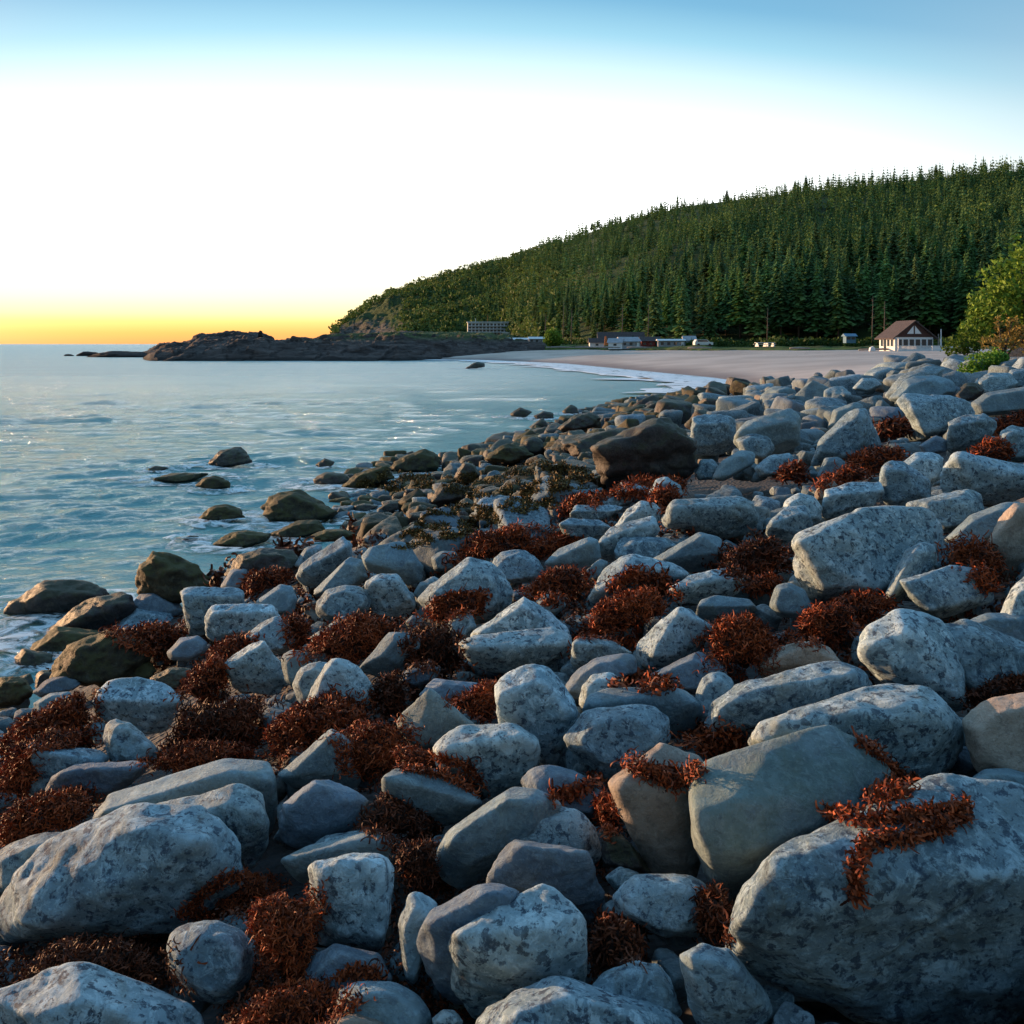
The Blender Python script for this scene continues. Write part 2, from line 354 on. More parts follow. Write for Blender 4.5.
# headland, cliff and hill ----------------------------------------------
k = NM('headland rock', .85, .25); co = k.coord('Object', False)
st = k.noise(k.scale(co, (.25, .25, 1.6)), 1.0, 8, .7, .8); nb = k.noise(co, .06, 5)
c = k.mix(k.ramp(st, .35, .65), (.045, .036, .034), (.135, .105, .095)); 
g = k.n('ShaderNodeNewGeometry'); sg = k.n('ShaderNodeSeparateXYZ'); k.l(g.outputs['Normal'], sg.inputs[0]); sz = k.n('ShaderNodeSeparateXYZ'); k.l(co, sz.inputs[0])
gm = k.math('MULTIPLY', k.ramp(sg.outputs[2], .80, .95), k.math('MULTIPLY', k.ramp(sz.outputs[2], 3.8, 5.5), k.ramp(sz.outputs[0], -60, -38)))
c = k.mix(gm, c, (.07, .10, .028)); k.col(k.mix(k.ramp(sz.outputs[2], .9, .2), c, (.018, .015, .014)))
k.bump(st, 1.4, 1.0); M['headland'] = k.m
def headland_z(X, Y):
    px = 512 + F * X / Y
    top = np.interp(px, [75, 150, 185, 200, 235, 262, 275, 330, 400, 480, 540, 575, 620], [-1, 2.1, 3.0, 4.6, 5.7, 4.8, 3.5, 4.0, 5.2, 5.0, 3.0, 2.2, 0])
    y0 = np.interp(px, [140, 150, 400, 470, 560, 620], [186, 176, 178, 195, 228, 260])
    P = np.stack([X.ravel() * .09, Y.ravel() * .09, 0 * X.ravel()], 1)
    n = fbm(P, 5, 31, .55).reshape(X.shape); rid = 1 - np.abs(fbm(P * 1.6, 4, 41).reshape(X.shape))
    t = np.clip((Y - y0 - 3 * n) / 22, 0, 1); t = t * t * (3 - 2 * t)
    hum = np.clip((Y - y0 - 16) / 20, 0, 1)
    z = np.minimum(top, 3.0) * t + np.maximum(top - 3.0, 0) * hum + (n * 1.0 + (rid - .6) * 1.3 + .55 * np.sign(np.sin(2.2 * top + 5 * n)) * .5) * np.clip(t * 2, 0, 1) * np.where(px < 560, 1, .2)
    z = z + np.clip((Y - 300) / 200, 0, 1) * np.interp(px, [340, 400, 500, 560], [0, 4.5, 4.5, 0])
    z = z * np.clip((px - 135) / 25, 0, 1) - 1.2 * (1 - t) - 1.0 * np.clip((150 - px) / 12, 0, 1)
    return np.where((px < 330) & (Y > 300), z - (Y - 300) * .05, z)
grid_sheet('headland', np.linspace(120, 640, 420), np.concatenate([np.linspace(165, 300, 200), np.linspace(302, 540, 60)]), headland_z, M['headland'])['kind'] = 'structure'

def spire_rock(name, px, py, d, wpx, hpx, lab, seed, cat='rock', grp=None):
    pass
RPX = [325, 345, 370, 400, 450, 500, 560, 600, 640, 690, 760, 850, 940, 1024, 1150, 1400]
RPY = [338, 320, 303, 288, 274, 262, 244, 229, 217, 206, 197, 187, 178, 171, 168, 168]
RY  = [640, 680, 720, 750, 760, 755, 730, 710, 690, 665, 630, 590, 550, 520, 490, 460]
FPX = [325, 400, 500, 540, 580, 640, 700, 850, 1024, 1400]; FY = [600, 530, 505, 340, 262, 238, 228, 212, 205, 200]; FZ = [1, 7.5, 9, 5, 3.0, 2.9, 2.9, 2.9, 3.0, 3.2]
def hill_pt(px, t):
    yr = np.interp(px, RPX, RY); zr = H + (HZ - np.interp(px, RPX, RPY)) * yr / F; yf = np.interp(px, FPX, FY); zf = np.interp(px, FPX, FZ)
    Y = yf + (yr - yf) * t; tc_ = np.clip(t, 0, 1)
    prof = (1 - (1 - tc_) ** 1.25) * .55 + .45 * tc_
    prof = np.where(px < 560, np.maximum(prof, tc_), prof)
    z = zf + (zr - zf) * prof - np.maximum(t - 1, 0) ** 1 * 60
    X = (px - 512) / F * Y
    n = fbm(np.stack([np.ravel(X) * .012, np.ravel(Y) * .012, 0 * np.ravel(X)], 1), 4, 77).reshape(np.shape(X))
    z = z + n * 5 * np.sin(np.clip(t, 0, 1) * math.pi)
    n2 = fbm(np.stack([np.ravel(X) * .09, np.ravel(Y) * .05, np.ravel(z) * .12], 1), 4, 88, .6).reshape(np.shape(X))
    z = z + n2 * 3.2 * np.sin(np.clip(t, 0, 1) * math.pi) * np.clip((425 - px) / 25, 0, 1)
    return X, Y, z
k = NM('hill ground', .9, .2); co = k.coord('Object', False); sz = k.n('ShaderNodeSeparateXYZ'); k.l(co, sz.inputs[0])
nz = k.noise(co, .045, 7, .7, .6); c = k.mix(k.ramp(nz, .35, .65), (.035, .06, .02), (.085, .12, .035))
rk = k.noise(k.scale(co, (.16, .16, .45)), 1, 9, .78, 1.2); rc = k.mix(k.ramp(rk, .40, .60), (.035, .035, .025), (.20, .175, .155))
# bare cliff at the seaward end of the hill
ratio = k.math('DIVIDE', sz.outputs[0], sz.outputs[1])
cl = k.math('ADD', ratio, k.math('MULTIPLY', nz, .10))
cl = k.math('MULTIPLY', k.ramp(cl, -.050, -.075), k.ramp(k.math('ADD', sz.outputs[2], k.math('MULTIPLY', nz, 40.0)), 42, 32))
k.col(k.mix(cl, c, rc)); k.bump(rk, 2.5, 1.0); M['hill'] = k.m
PXh = np.concatenate([np.linspace(322, 430, 110), np.linspace(434, 1400, 230)]); T = np.concatenate([np.linspace(0, 1, 130), np.linspace(1.05, 1.6, 10)])
gx, gt = np.meshgrid(PXh, T); X, Y, Z = hill_pt(gx, gt); Z[0] -= 3
V = np.stack([X.ravel(), Y.ravel(), Z.ravel()], 1); nx = len(PXh); i = np.arange((len(T) - 1) * nx).reshape(-1, nx)[:, :-1].ravel()
link('hill', mesh_np('hill', V, np.stack([i, i + 1, i + nx + 1, i + nx], 1), M['hill']))['kind'] = 'structure'
# grassy strip between sand and wood
k = NM('grass strip', .9, .2); co = k.coord('Object', False); nz = k.noise(co, .25, 7, .7, .5); nz2 = k.noise(co, 2.5, 5, .7)
c = k.mix(k.ramp(nz, .38, .62), (.045, .055, .02), (.11, .17, .035)); k.col(k.mix(k.ramp(nz2, .5, .7), c, (.16, .17, .06))); k.bump(nz2, .3, 1.0); M['meadow'] = k.m
def meadow_z(X, Y):
    px = 512 + F * X / Y; y0 = np.interp(px, [540, 620, 700, 850, 1100], [232, 214, 190, 168, 155])
    n = fbm(np.stack([X.ravel() * .12, Y.ravel() * .12, 0 * X.ravel()], 1), 4, 53).reshape(X.shape)
    t = np.clip((Y - y0 + 3 * n) / 10, 0, 1)
    return 2.2 + t * (.55 + .5 * np.clip(n, 0, 1)) - (t <= 0) * 3.5 + np.clip((Y - 200) / 60, 0, 1) * .4
grid_sheet('grass_strip', np.linspace(545, 1300, 260), np.linspace(150, 300, 90), meadow_z, M['meadow'])['kind'] = 'structure'
# ------------------------------------------------------------------ boulders
# material | edge sharpness | outline | ridge | nickname | label     (outline and ridge are the stone's corners)
ROCKS = """
rock|14|-15,920 0,885 15,872 35,852 70,830 105,813 140,804 180,805 215,818 235,835 243,860 240,878 215,905 160,942 110,943 60,945 10,944|20,925 60,893 105,862 150,836 200,842|huge speckled boulder|huge speckled blue-grey boulder with a sloping frosted top, behind the sunlit slab
pale|14|-20,1000 20,980 60,964 88,962 130,977 170,993 195,1005 214,1030 210,1070 -20,1070|40,1015 90,1000 160,1030|sunlit corner slab|pale boulder at the photo's bottom corner with a warm sunlit patch and sharp shadow edge
rock|5|164,940 175,925 205,918 235,925 252,940 257,962 247,990 225,1004 200,1002 178,987 166,965||ball-shaped stone|ball-shaped dark blue stone half wrapped in rust seaweed
rock|10|-12,858 12,842 45,832 78,835 60,862 20,893 -12,900||flat stone under weed|grey stone at the picture edge partly covered by a rust seaweed heap
smooth|16|88,820 95,805 130,788 165,777 205,765 240,760 268,762 278,775 280,800 270,835 200,830 100,835|100,812 200,780 270,775|long grey slab|long low grey slab lying just behind the huge speckled boulder
rock|16|150,806 190,796 215,790 245,786 262,793 268,820 268,845 255,866 235,868 190,850|205,812 250,800 262,812|creased boulder|creased boulder pressed against the back of the huge speckled boulder
smooth|10|127,808 135,798 150,793 165,795 182,802 178,815 130,815||small domed stone|small domed stone peeping between the long slab and the huge boulder
purple|16|46,788 52,775 70,764 88,766 110,762 145,761 147,770 130,785 105,802 60,805 45,797|55,776 85,768 140,768|cracked slab|low slab with a dark crack across it above the seaweed heap
rock|20|22,778 26,760 32,746 60,745 100,750 112,757 100,775 70,785 45,795 25,797|34,752 105,760|square-edged block|square-edged grey block with a flat top behind the cracked slab
smooth|12|109,783 125,780 136,785 122,797 109,797|||small pebble-like stone tucked at the end of the cracked slab
rock|14|102,745 105,725 115,718 130,722 150,740 160,752 155,764 130,766 108,762|||dark blue stone propping up the pale flat-topped boulder
rock|12|89,728 96,721 106,724 103,745 94,744|||narrow stone standing against the dark blue propping stone
pale|16|92,706 98,690 110,680 140,677 165,683 180,695 182,706 172,722 160,734 145,732 125,724 100,722|98,700 140,700 165,706 180,700|flat-topped pale boulder|pale green-grey boulder with a dished flat top amid seaweed
smooth|12|33,703 50,693 70,691 73,700 55,712 36,714|||thin flat stone showing through the seaweed near the waterline
purple|8|32,692 45,680 62,674 77,676 84,685 62,693 38,697||purple dome stone|low purple-grey dome stone beside the mossy mound
moss|9|-12,690 0,677 15,676 28,680 34,692 20,704 -12,708|||dark weedy rock on the waterline at the photo's edge
moss|7|46,686 50,668 62,652 80,640 100,632 118,629 137,636 148,652 148,670 130,684 90,688||big mossy mound|big rounded mound covered in olive moss near the water
moss|6|116,676 125,662 138,657 150,660 158,672 150,684 125,685|||small round mossy stone snug against the big mossy mound
wet|10|14,659 20,650 35,650 53,655 53,663 40,670 18,670|||low dark rock at the water's edge seaward of the mossy mound
moss|12|28,650 48,632 75,628 110,632 100,645 60,656 35,658|||flat olive-covered ledge between the dark rocks and the mossy mound
wet|14|2,609 20,597 38,585 60,580 85,580 100,585 112,592 98,604 75,616 50,622 20,619|30,600 60,592 100,594|outer dark rock|broad dark brown rock standing in the sea, outermost of the near shore
wet|14|43,636 60,620 80,605 100,596 120,590 132,593 138,603 130,620 110,634 80,636 50,640|60,628 100,606 130,602|sloping dark rock|smooth dark sloping rock lying against the outer brown rock
moss|18|135,572 150,553 165,553 180,556 192,562 205,573 214,586 205,592 190,593 180,604 160,606 138,604|152,556 178,568 184,596|brown-green block|big brown and green angular block at the waterline with a ridged back
purple|12|130,607 140,594 152,590 165,596 180,604 187,613 175,620 150,618 132,616|||purple-grey stone leaning on the foot of the brown-green block
rock|10|110,630 130,611 150,609 170,612 177,622 160,632 120,634|||low grey stone with a weed fringe in front of the purple-grey leaning stone
rock|22|181,590 192,587 215,588 240,587 246,595 243,612 215,620 208,634 188,636 184,608|184,596 240,596|tall square stone|tall squared blue-grey stone at the edge of the water
pale|22|205,616 212,604 240,604 270,604 281,608 281,628 260,638 225,643 207,638|208,612 278,612|rectangular pale block|rectangular pale grey block with a level top edge
rock|18|243,637 262,622 278,616 290,625 297,640 287,653 258,655|||triangular grey stone in front of the rectangular pale block
purple|10|165,654 180,638 198,635 208,642 206,653 190,662 168,660|||pale lilac stone with a broken end among rust seaweed
wet|12|148,678 170,668 190,668 197,680 180,692 153,691|||dark flat stone with pale streaks behind the flat-topped pale boulder
pale|20|222,668 235,655 250,644 262,640 275,655 285,670 288,684 276,695 248,694 230,685|226,667 255,664 264,643|five-sided pale boulder|pale five-sided boulder with a pointed top, ringed by seaweed
smooth|14|280,657 290,650 305,651 317,660 312,677 300,692 285,682|||smooth blue stone between the five-sided boulder and the humped boulder
rock|16|292,684 300,668 318,660 330,664 318,688 302,706 296,698|||narrow tilted stone resting on the humped boulder
pale|16|302,709 315,680 328,660 345,658 362,670 376,690 374,708 340,722 310,720|330,662 318,690 312,712|humped boulder|humped pale boulder with seaweed draped over its lower half
smooth|18|358,670 378,645 392,632 405,632 420,638 420,647 410,658 403,670 380,678|395,636 378,658|leaning wedge stone|wedge of smooth grey stone leaning out of a rust seaweed heap
purple|10|398,682 408,668 430,664 441,668 437,680 412,688|||flat purple stone sunk in shadowed seaweed behind the pyramid stone
rock|18|295,577 300,565 330,545 345,538 352,545 352,562 337,577 320,587 300,586|300,572 340,552 348,545|wedge-roofed boulder|large roof-shaped boulder at the water's edge, left of the twin flat blocks
smooth|18|313,595 330,575 350,557 362,560 368,577 356,588 332,598|||dark tilted slab propped against the roof-shaped boulder
rock|14|294,566 305,548 322,543 322,560 300,570|||grey stone showing behind the roof-shaped boulder at the water
rock|9|313,607 325,590 345,584 362,587 372,598 370,612 342,623 320,618||mound-shaped stone|mound-shaped mottled stone in front of the dark tilted slab
smooth|22|361,556 370,548 400,541 410,545 415,560 423,566 421,582 412,587 398,578 375,574 366,568|364,560 395,570 412,560|upper flat block|upper of two flat-faced blue blocks standing by the water
pale|22|365,580 380,574 397,574 408,588 418,602 414,615 395,617 372,612|366,582 398,580 412,602|lower flat block|lower of two flat-faced blue blocks, with a frosted sloping face
rock|13|417,600 423,590 450,570 475,557 490,562 505,575 513,590 511,606 490,620 455,622 425,614||broad grey boulder|broad pale grey boulder with seaweed lying across its front
pale|20|470,637 490,620 515,602 525,597 545,608 562,625 574,639 540,646 480,646|478,634 525,604 560,632|triangular stone|flat triangular speckled stone standing behind the half-moon slab
pale|18|458,642 470,636 520,630 560,630 574,636 573,650 555,662 520,674 490,672 468,662|462,646 510,652 568,642|half-moon slab|half-moon slab with a bright flat top and dark curved underside
smooth|10|413,594 420,582 432,580 432,593 420,603|||small stone wedged between the lower flat block and the broad grey boulder
smooth|8|405,622 412,615 422,616 424,626 410,631|||small rounded stone below the broad grey boulder in seaweed
rock|8|447,622 460,612 472,614 477,628 463,640 449,635|||rounded mottled stone in front of the broad grey boulder beside weed
smooth|12|254,602 280,584 292,586 298,600 293,615 262,616|||dark greenish stone in front of the small weed heap by the water
smooth|12|310,637 330,624 345,616 352,626 342,643 315,648|||flat grey stone disappearing under the large central seaweed heap
smooth|8|430,558 440,551 455,551 461,561 452,571 434,571|||small blue stone in weed just behind the broad grey boulder
pale|14|493,690 505,672 530,665 545,667 560,680 575,700 578,714 570,735 560,762 540,766 515,742 496,722|497,694 540,680 570,710|bright oval boulder|bright blue-white upright oval boulder in the middle of the shore
purple|12|419,694 430,681 450,680 478,683 484,690 470,702 425,706|||low rounded slab behind the pyramid stone beside a weed tuft
smooth|22|393,722 415,704 433,692 450,705 470,720 482,732 470,750 440,755 412,748|433,693 424,720 416,744|pyramid stone|pyramid-shaped smooth stone with one lit face above the weed heap
pale|14|433,746 450,732 480,724 515,724 535,735 541,750 538,777 515,793 495,800 475,792 455,777 437,767|438,748 475,743 510,738 536,742|crease-topped boulder|boxy pale boulder with a creased bright top edge
smooth|22|381,778 390,769 425,769 445,773 465,785 483,803 470,818 445,827 420,823 397,812 384,797|383,778 425,788 478,802|wedge-ended block|smooth wedge-ended block with a lighter flat top pointing at the crease-topped boulder
smooth|20|280,777 300,755 330,730 345,733 357,755 362,785 340,793 290,787|335,732 310,765 284,778|roof-edged slab|tilted slab with a lit roof-like edge under the central rust heap
purple|20|278,814 290,797 315,781 330,780 350,787 368,801 358,825 325,848 290,850 280,838|284,810 318,783 340,800|five-sided purple stone|five-sided purple-blue stone behind the stacked layered slabs
rock|12|306,850 325,835 355,831 378,834 375,848 330,856|||topmost thin layer of the stacked slabs beside the dark weed gap
smooth|16|281,862 310,845 350,837 386,838 398,850 396,868 350,875 300,884|286,860 345,843 388,842|layered slab|long sloping middle layer of the stacked slabs beside the weed
pale|20|308,868 345,855 360,853 386,855 395,870 390,905 386,938 376,955 350,950 320,943 311,905|316,864 362,858 383,864 383,935|tall blue block|tall square-faced blue block below the stacked slabs, a crisp corner on one side
purple|12|298,980 315,955 335,943 365,950 382,958 397,982 380,995 330,995 303,990||lilac dome|lilac grey domed stone with a string of weed over its edge
smooth|6|336,992 358,980 395,982 420,995 433,1016 428,1045 340,1045||egg stone|smooth egg-shaped pale blue stone below the lilac dome
tan|8|318,1030 335,1015 355,1010 380,1018 397,1032 380,1055 320,1055|||warm pale stone just entering the bottom of the frame near weed
rock|5|432,1018 442,1009 455,1010 464,1021 456,1036 436,1035|||little round blue pebble stone at the bottom beside the egg stone
rock|12|398,920 408,895 420,892 438,902 437,922 424,955 415,988 405,982 401,950|||dark narrow stone standing in the gap beside the tall blue block
purple|14|416,937 425,920 450,900 480,884 500,882 522,890 505,925 465,965 458,990 460,1012 440,995 420,965|425,926 490,890 516,896|leaning lilac slab|long lilac slab leaning behind the big white-flecked boulder
pale|12|448,947 460,930 500,903 540,884 560,892 585,915 588,947 584,987 567,1003 520,1022 472,1022 455,1004 450,972|456,934 500,950 550,958 584,930|white-flecked boulder|big white-flecked five-sided boulder at the bottom centre of the frame
pale|9|465,1032 485,1005 520,990 550,980 580,982 600,990 650,1003 680,1015 695,1035 690,1080 465,1080||bumpy bottom slab|bumpy pale green slab with fine cracks cut by the lower frame edge
purple|12|484,878 500,850 512,841 530,841 550,848 580,848 592,860 602,885 606,908 592,925 550,912 510,900 488,890|490,868 515,846 550,855 585,853|notched purple stone|purple-blue stone with a notched top behind the white-flecked boulder
rock|10|493,842 505,825 530,812 560,806 580,810 593,822 602,847 602,862 580,876 500,862||dappled dome|dark dappled dome stone directly behind the notched purple stone
smooth|16|430,857 440,840 470,815 500,795 520,788 545,792 562,803 545,840 500,868 460,890 440,878|450,838 505,800 535,800|split-backed boulder|long boulder with a ridge along its back rising towards the dappled dome
purple|9|519,783 530,768 550,765 575,770 595,785 612,802 600,820 560,814 530,800||spotted lilac stone|oval lilac stone with a few dark pits and weed lying across it
wet|14|598,832 605,828 618,832 640,855 652,875 630,875 605,865|||dark shadowed stone with a pale top below the spotted lilac stone
rock|10|563,738 575,722 600,708 630,702 655,707 669,718 669,737 652,758 625,778 605,780 590,767 570,752||rounded centre boulder|big rounded blue-grey boulder with a knobbly top, in front of the long level slab
smooth|16|583,712 590,695 610,688 650,689 690,692 701,700 701,718 690,735 660,740 600,728|588,704 650,696 696,704|long level slab|long level-topped slab carrying a tuft of weed behind it
pale|14|578,705 582,685 592,674 610,672 622,678 618,695 590,712|||pale knobbly stone next to the weed tuft on the level slab
tan|13|608,785 615,775 640,755 665,744 700,755 706,780 702,820 706,852 697,873 665,878 650,873 640,852 620,817|612,784 660,800 690,790|weed-draped boulder|warm-toned upright boulder with seaweed draped over its shoulder
rock|9|611,897 625,880 645,874 690,875 706,885 716,912 700,937 660,938 630,922 615,910||barrel stone|barrel-shaped mottled stone under the weed-draped boulder
rock|8|584,995 603,972 635,959 660,965 676,985 686,1015 650,1025 590,1015||shadowed dome|low dark blue dome stone in the shade beside the white-flecked boulder
rock|16|679,955 700,943 730,950 762,985 775,1015 760,1040 700,1040 688,1000|690,955 735,965||dark block deep in shade beneath the giant cracked boulder
rock|9|604,877 620,866 638,872 645,884 615,890|||small dark round stone in the gap above the barrel stone
stain|15|689,792 698,770 720,755 760,745 795,733 830,727 850,733 875,745 893,767 890,805 830,840 780,875 745,905 725,914 705,887 694,850|695,800 705,850 760,858 820,800|tall upright slab|great smooth upright slab with a green stain and pale rim behind the giant boulder
rock|12|718,937 735,905 760,875 790,845 830,825 880,800 925,785 960,775 1000,785 1060,800 1060,1000 1024,1012 960,1018 900,1018 850,1012 800,992 760,967 725,957|740,920 775,868 820,862 880,868 960,874 1060,880|giant cracked boulder|giant boulder filling the bottom corner with a diagonal crack and dark underside
pale|11|744,742 755,725 800,710 860,690 905,682 940,690 957,705 965,732 962,762 948,785 900,800 830,790 780,775 750,755|765,738 830,716 880,712 915,704 945,720|rough frosted boulder|rough knobbly boulder with a frosted blue-white crest behind the tall upright slab
rock|14|705,724 715,700 740,683 790,670 835,661 855,665 876,685 870,705 800,735 745,745 720,752|712,715 750,690 860,672|broad sloping slab|broad sloping speckled slab lying between the rounded stones and the rough frosted boulder
rock|8|693,705 700,680 712,671 725,672 735,682 725,705 710,728 698,720|||rounded mottled stone against the end of the broad sloping slab
tan|10|961,720 985,700 1024,693 1060,690 1060,785 1000,790 975,775 964,748||warm edge boulder|smooth warm-lit boulder on the photo's edge beside the rough frosted boulder
smooth|7|966,782 985,768 1010,768 1032,775 1035,795 1000,800|||smooth dark dome stone between the warm edge boulder and the giant boulder
pale|14|856,642 870,625 900,607 915,608 940,620 960,645 968,662 968,692 962,712 940,700 900,690 875,682 859,667|861,650 905,630 945,665 964,700|big faceted boulder|big faceted egg of pale granite with one warm-edged side above the rough frosted boulder
rock|10|938,625 960,618 975,622 1000,632 1024,642 1045,650 1045,680 1000,696 970,698 950,670|||blotchy dark blue boulder behind the big faceted boulder
smooth|16|962,622 985,613 1030,613 1040,648 990,645|||grey slab edge lying above the blotchy dark blue boulder
pale|10|999,617 1010,590 1024,575 1060,570 1060,645 1024,645 1004,632|||pale smooth boulder cut off by the frame edge above the blotchy blue one
rock|20|900,583 910,577 940,568 955,565 985,570 996,585 991,602 960,613 935,618 915,608 903,592|903,584 925,606 935,612|tilted slab|tilted thick slab with a chipped pale nose, seaweed hanging over it
rock|10|930,565 945,545 965,535 980,536 993,548 999,572 990,588 940,578|||rounded boulder under the seaweed that hangs over the tilted slab
tan|14|987,543 1000,515 1015,503 1045,498 1045,562 1028,578 1005,584 995,573|990,545 1018,510||sand-coloured leaning boulder glowing warm at the frame edge
pale|12|790,542 805,530 850,512 885,500 915,502 940,515 948,530 942,547 920,570 885,594 860,598 825,600 812,602 797,582 793,562|797,545 803,562 828,588 880,588|great flat slab|great flat frosted slab, largest stone of the middle shore
rock|18|883,602 895,575 905,550 925,541 936,545 937,562 922,574 902,602 890,608|890,598 912,554||curved upright slab leaning on the end of the great flat slab
smooth|10|769,607 775,585 790,582 805,590 813,606 802,620 780,618|||plain grey stone at the foot of the great flat slab next to weed
tan|14|757,672 768,652 808,640 830,648 844,662 820,676 765,682|762,664 808,646 838,662||brownish ridge-backed stone behind the broad sloping slab
pale|16|636,652 650,630 675,609 685,608 700,615 714,626 702,648 682,668 660,673 640,670|680,610 655,655||tilted egg-shaped pale stone between two rust seaweed heaps
rock|22|571,664 573,640 582,637 610,640 632,652 622,668 580,672|574,643 612,645||square blue block in front of the half-moon slab's tip
purple|12|558,695 575,672 595,658 625,653 637,656 637,672 602,685 575,702|||curving purple slab between the square blue block and the knobbly stone
purple|12|640,680 655,672 680,660 700,653 717,660 727,674 717,694 680,694 650,690|||long purple-grey stone with a weed tuft at its end below the tilted egg stone
pale|14|586,603 600,575 620,557 635,554 660,562 680,566 690,573 682,583 635,596 600,606|595,592 628,562 685,572||pale peaked boulder with thick rust weed heaped in front
pale|12|669,590 690,575 720,569 740,571 747,582 735,596 700,604 675,602|674,588 710,578 742,580|white-topped slab|flat white-topped slab next to the big weed heap of the middle shore
smooth|16|694,615 700,600 715,595 750,600 758,609 742,620 700,622|698,606 752,606||low flat grey slab above a dense rust weed heap
smooth|20|658,563 680,543 700,532 720,537 730,551 722,568 690,573|664,560 702,536 725,552||angular triangular grey stone behind the white-topped slab
rock|12|613,555 618,542 640,537 668,537 677,546 662,560 620,563|||rounded flat stone beneath the two-humped pale stone
pale|12|596,550 610,527 635,520 655,518 660,532 650,545 620,552 612,563 600,562|602,542 630,528 656,524||two-humped pale stone in front of the big oval boulder
rock|8|661,518 670,502 690,498 740,496 755,505 759,520 750,534 720,539 680,533 664,525|668,512 710,506 750,510|big oval boulder|big smooth oval boulder lying lengthwise in the middle shore
smooth|18|543,566 560,548 590,537 598,540 602,557 592,571 555,576|548,562 590,542||sloping grey slab climbing towards the two-humped stone
rock|9|488,570 500,552 520,549 535,555 546,571 540,582 500,584|||rounded blue stone between two brown weed heaps
smooth|10|535,602 545,594 560,596 567,606 556,615 540,613|||small grey stone peeking from weed behind the triangular stone
smooth|14|578,578 600,558 609,562 602,578 585,584|||small thin flat stone at the end of a rust weed heap
rock|16|568,517 575,505 600,505 622,510 602,522 575,525|570,511 615,511||flat low slab of the pale slab group, nearest the brown weed flat
rock|16|558,527 570,518 600,520 612,528 602,543 570,543|560,524 605,526||flat thick slab stepping down from the pale slab group
pale|18|612,530 625,512 642,500 655,503 662,510 660,522 630,530|620,524 642,506||pointed pale slab of the slab group beside the big oval boulder
rock|16|594,503 620,490 640,485 652,490 632,503 602,513|||long thin pale slab in the slab group near the tidal weed
smooth|12|617,493 620,482 640,481 650,488 632,497|||small pale stone topping the slab group
rock|20|648,494 655,480 666,476 681,486 684,500 665,504 650,500|||peaked grey stone in front of the big dark boulder
rock|20|689,452 692,418 705,414 730,414 736,420 737,442 726,455 700,456|693,424 732,422|squat box boulder|squat box-shaped grey boulder beside the big dark boulder
smooth|16|733,442 742,425 765,415 790,408 801,415 797,430 800,445 770,458 745,458|738,432 795,420|ribbed grey boulder|broad grey boulder with a slanting top behind the round stone trio
rock|8|735,440 750,432 770,437 776,450 766,461 742,456|||round grey stone in front of the slant-topped boulder
rock|8|694,474 700,460 712,458 719,466 713,480 698,481|||small rounded stone below the squat box boulder
smooth|12|711,480 720,462 740,450 755,452 755,464 737,473 723,482|||elongated pale stone lying between the box boulder and the round stone
rock|14|753,468 770,455 790,453 798,466 790,476 760,477|||blocky stone at the foot of the sea-green pyramid
rock|24|810,466 820,440 848,412 865,408 870,425 882,444 876,454 840,458 816,466|862,410 858,438 852,456|sea-green pyramid|large sea-green pyramid boulder on the far slope, tallest of its group
smooth|12|827,430 833,410 855,402 864,405 863,416 845,428|||rounded greenish stone behind the sea-green pyramid
wet|16|586,458 590,447 620,435 650,420 665,420 680,430 696,440 699,468 686,482 640,486 605,486 602,472|592,450 625,442 660,424 690,440|big dark boulder|very large dark purple-brown boulder standing on the tidal flat
rock|16|879,484 882,465 892,460 905,462 915,470 931,480 932,502 907,510 885,504 880,492|884,468 905,472||dark-faced stone next to a tan-ended white boulder
pale|14|900,464 915,452 935,452 944,458 942,478 925,490 908,474|||pale flat stone behind the dark-faced stone
pale|14|939,474 950,455 958,452 980,458 1010,463 1045,470 1045,498 1000,505 965,502 942,494|952,456 962,472 1045,480|tan-ended white boulder|long white boulder with a tan broken end above the sand-coloured one
rock|12|907,510 930,497 970,488 982,495 985,512 965,530 945,533 925,520|||furrowed grey boulder above the great flat slab
smooth|12|944,540 970,515 1005,502 1022,502 1017,515 992,540 960,550|||long smooth sloping slab in front of the tan-ended white boulder
pale|18|822,512 826,490 850,482 880,483 886,494 870,510 840,516 825,520|826,496 884,490||flat-topped pale block behind the great flat slab
tan|12|814,494 820,482 833,480 840,488 828,500 815,501|||small tan-grey stone beside the flat-topped pale block
rock|16|766,538 770,520 785,508 805,505 813,522 808,539 790,542|770,524 805,512||tilted stone at the seaward corner of the great flat slab
pale|14|780,520 785,500 800,492 815,497 823,508 822,520 800,526|||white flat stone between the great flat slab and the pale block
rock|20|896,400 903,393 912,400 935,398 950,395 972,402 978,414 962,428 928,437 912,428|912,404 918,420 924,433|gold-edged boulder|big far boulder with a golden sunlit side
smooth|12|889,398 905,380 915,376 935,375 952,380 958,392 930,405 900,405|||sun-tinted boulder on the crest behind the gold-edged boulder
rock|14|884,396 900,375 930,365 946,367 940,380 915,390 892,402|||long dark slab on the crest against the sand
rock|16|946,450 948,422 965,415 985,414 997,422 992,437 970,444 952,455|950,426 985,420||pale angular boulder beside a weed patch near the bank
rock|16|993,455 1000,432 1012,424 1035,430 1035,460 1000,462|||angular grey stone beside the far weed patch at the frame edge
smooth|10|968,405 985,393 1010,390 1035,385 1035,412 1000,415 975,414|||broad smooth slab on the slope below the fern bush
rock|8|973,382 990,372 1010,373 1019,383 1010,393 980,396|||rounded blue boulder immediately below the fern bush
rock|10|1003,382 1010,370 1035,366 1035,388 1015,390|||pale blue boulder at the frame edge beside the fern bush
wet|12|953,396 965,383 978,383 986,390 975,400 958,402|||dark wedge-shaped stone on the crest below the fern bush
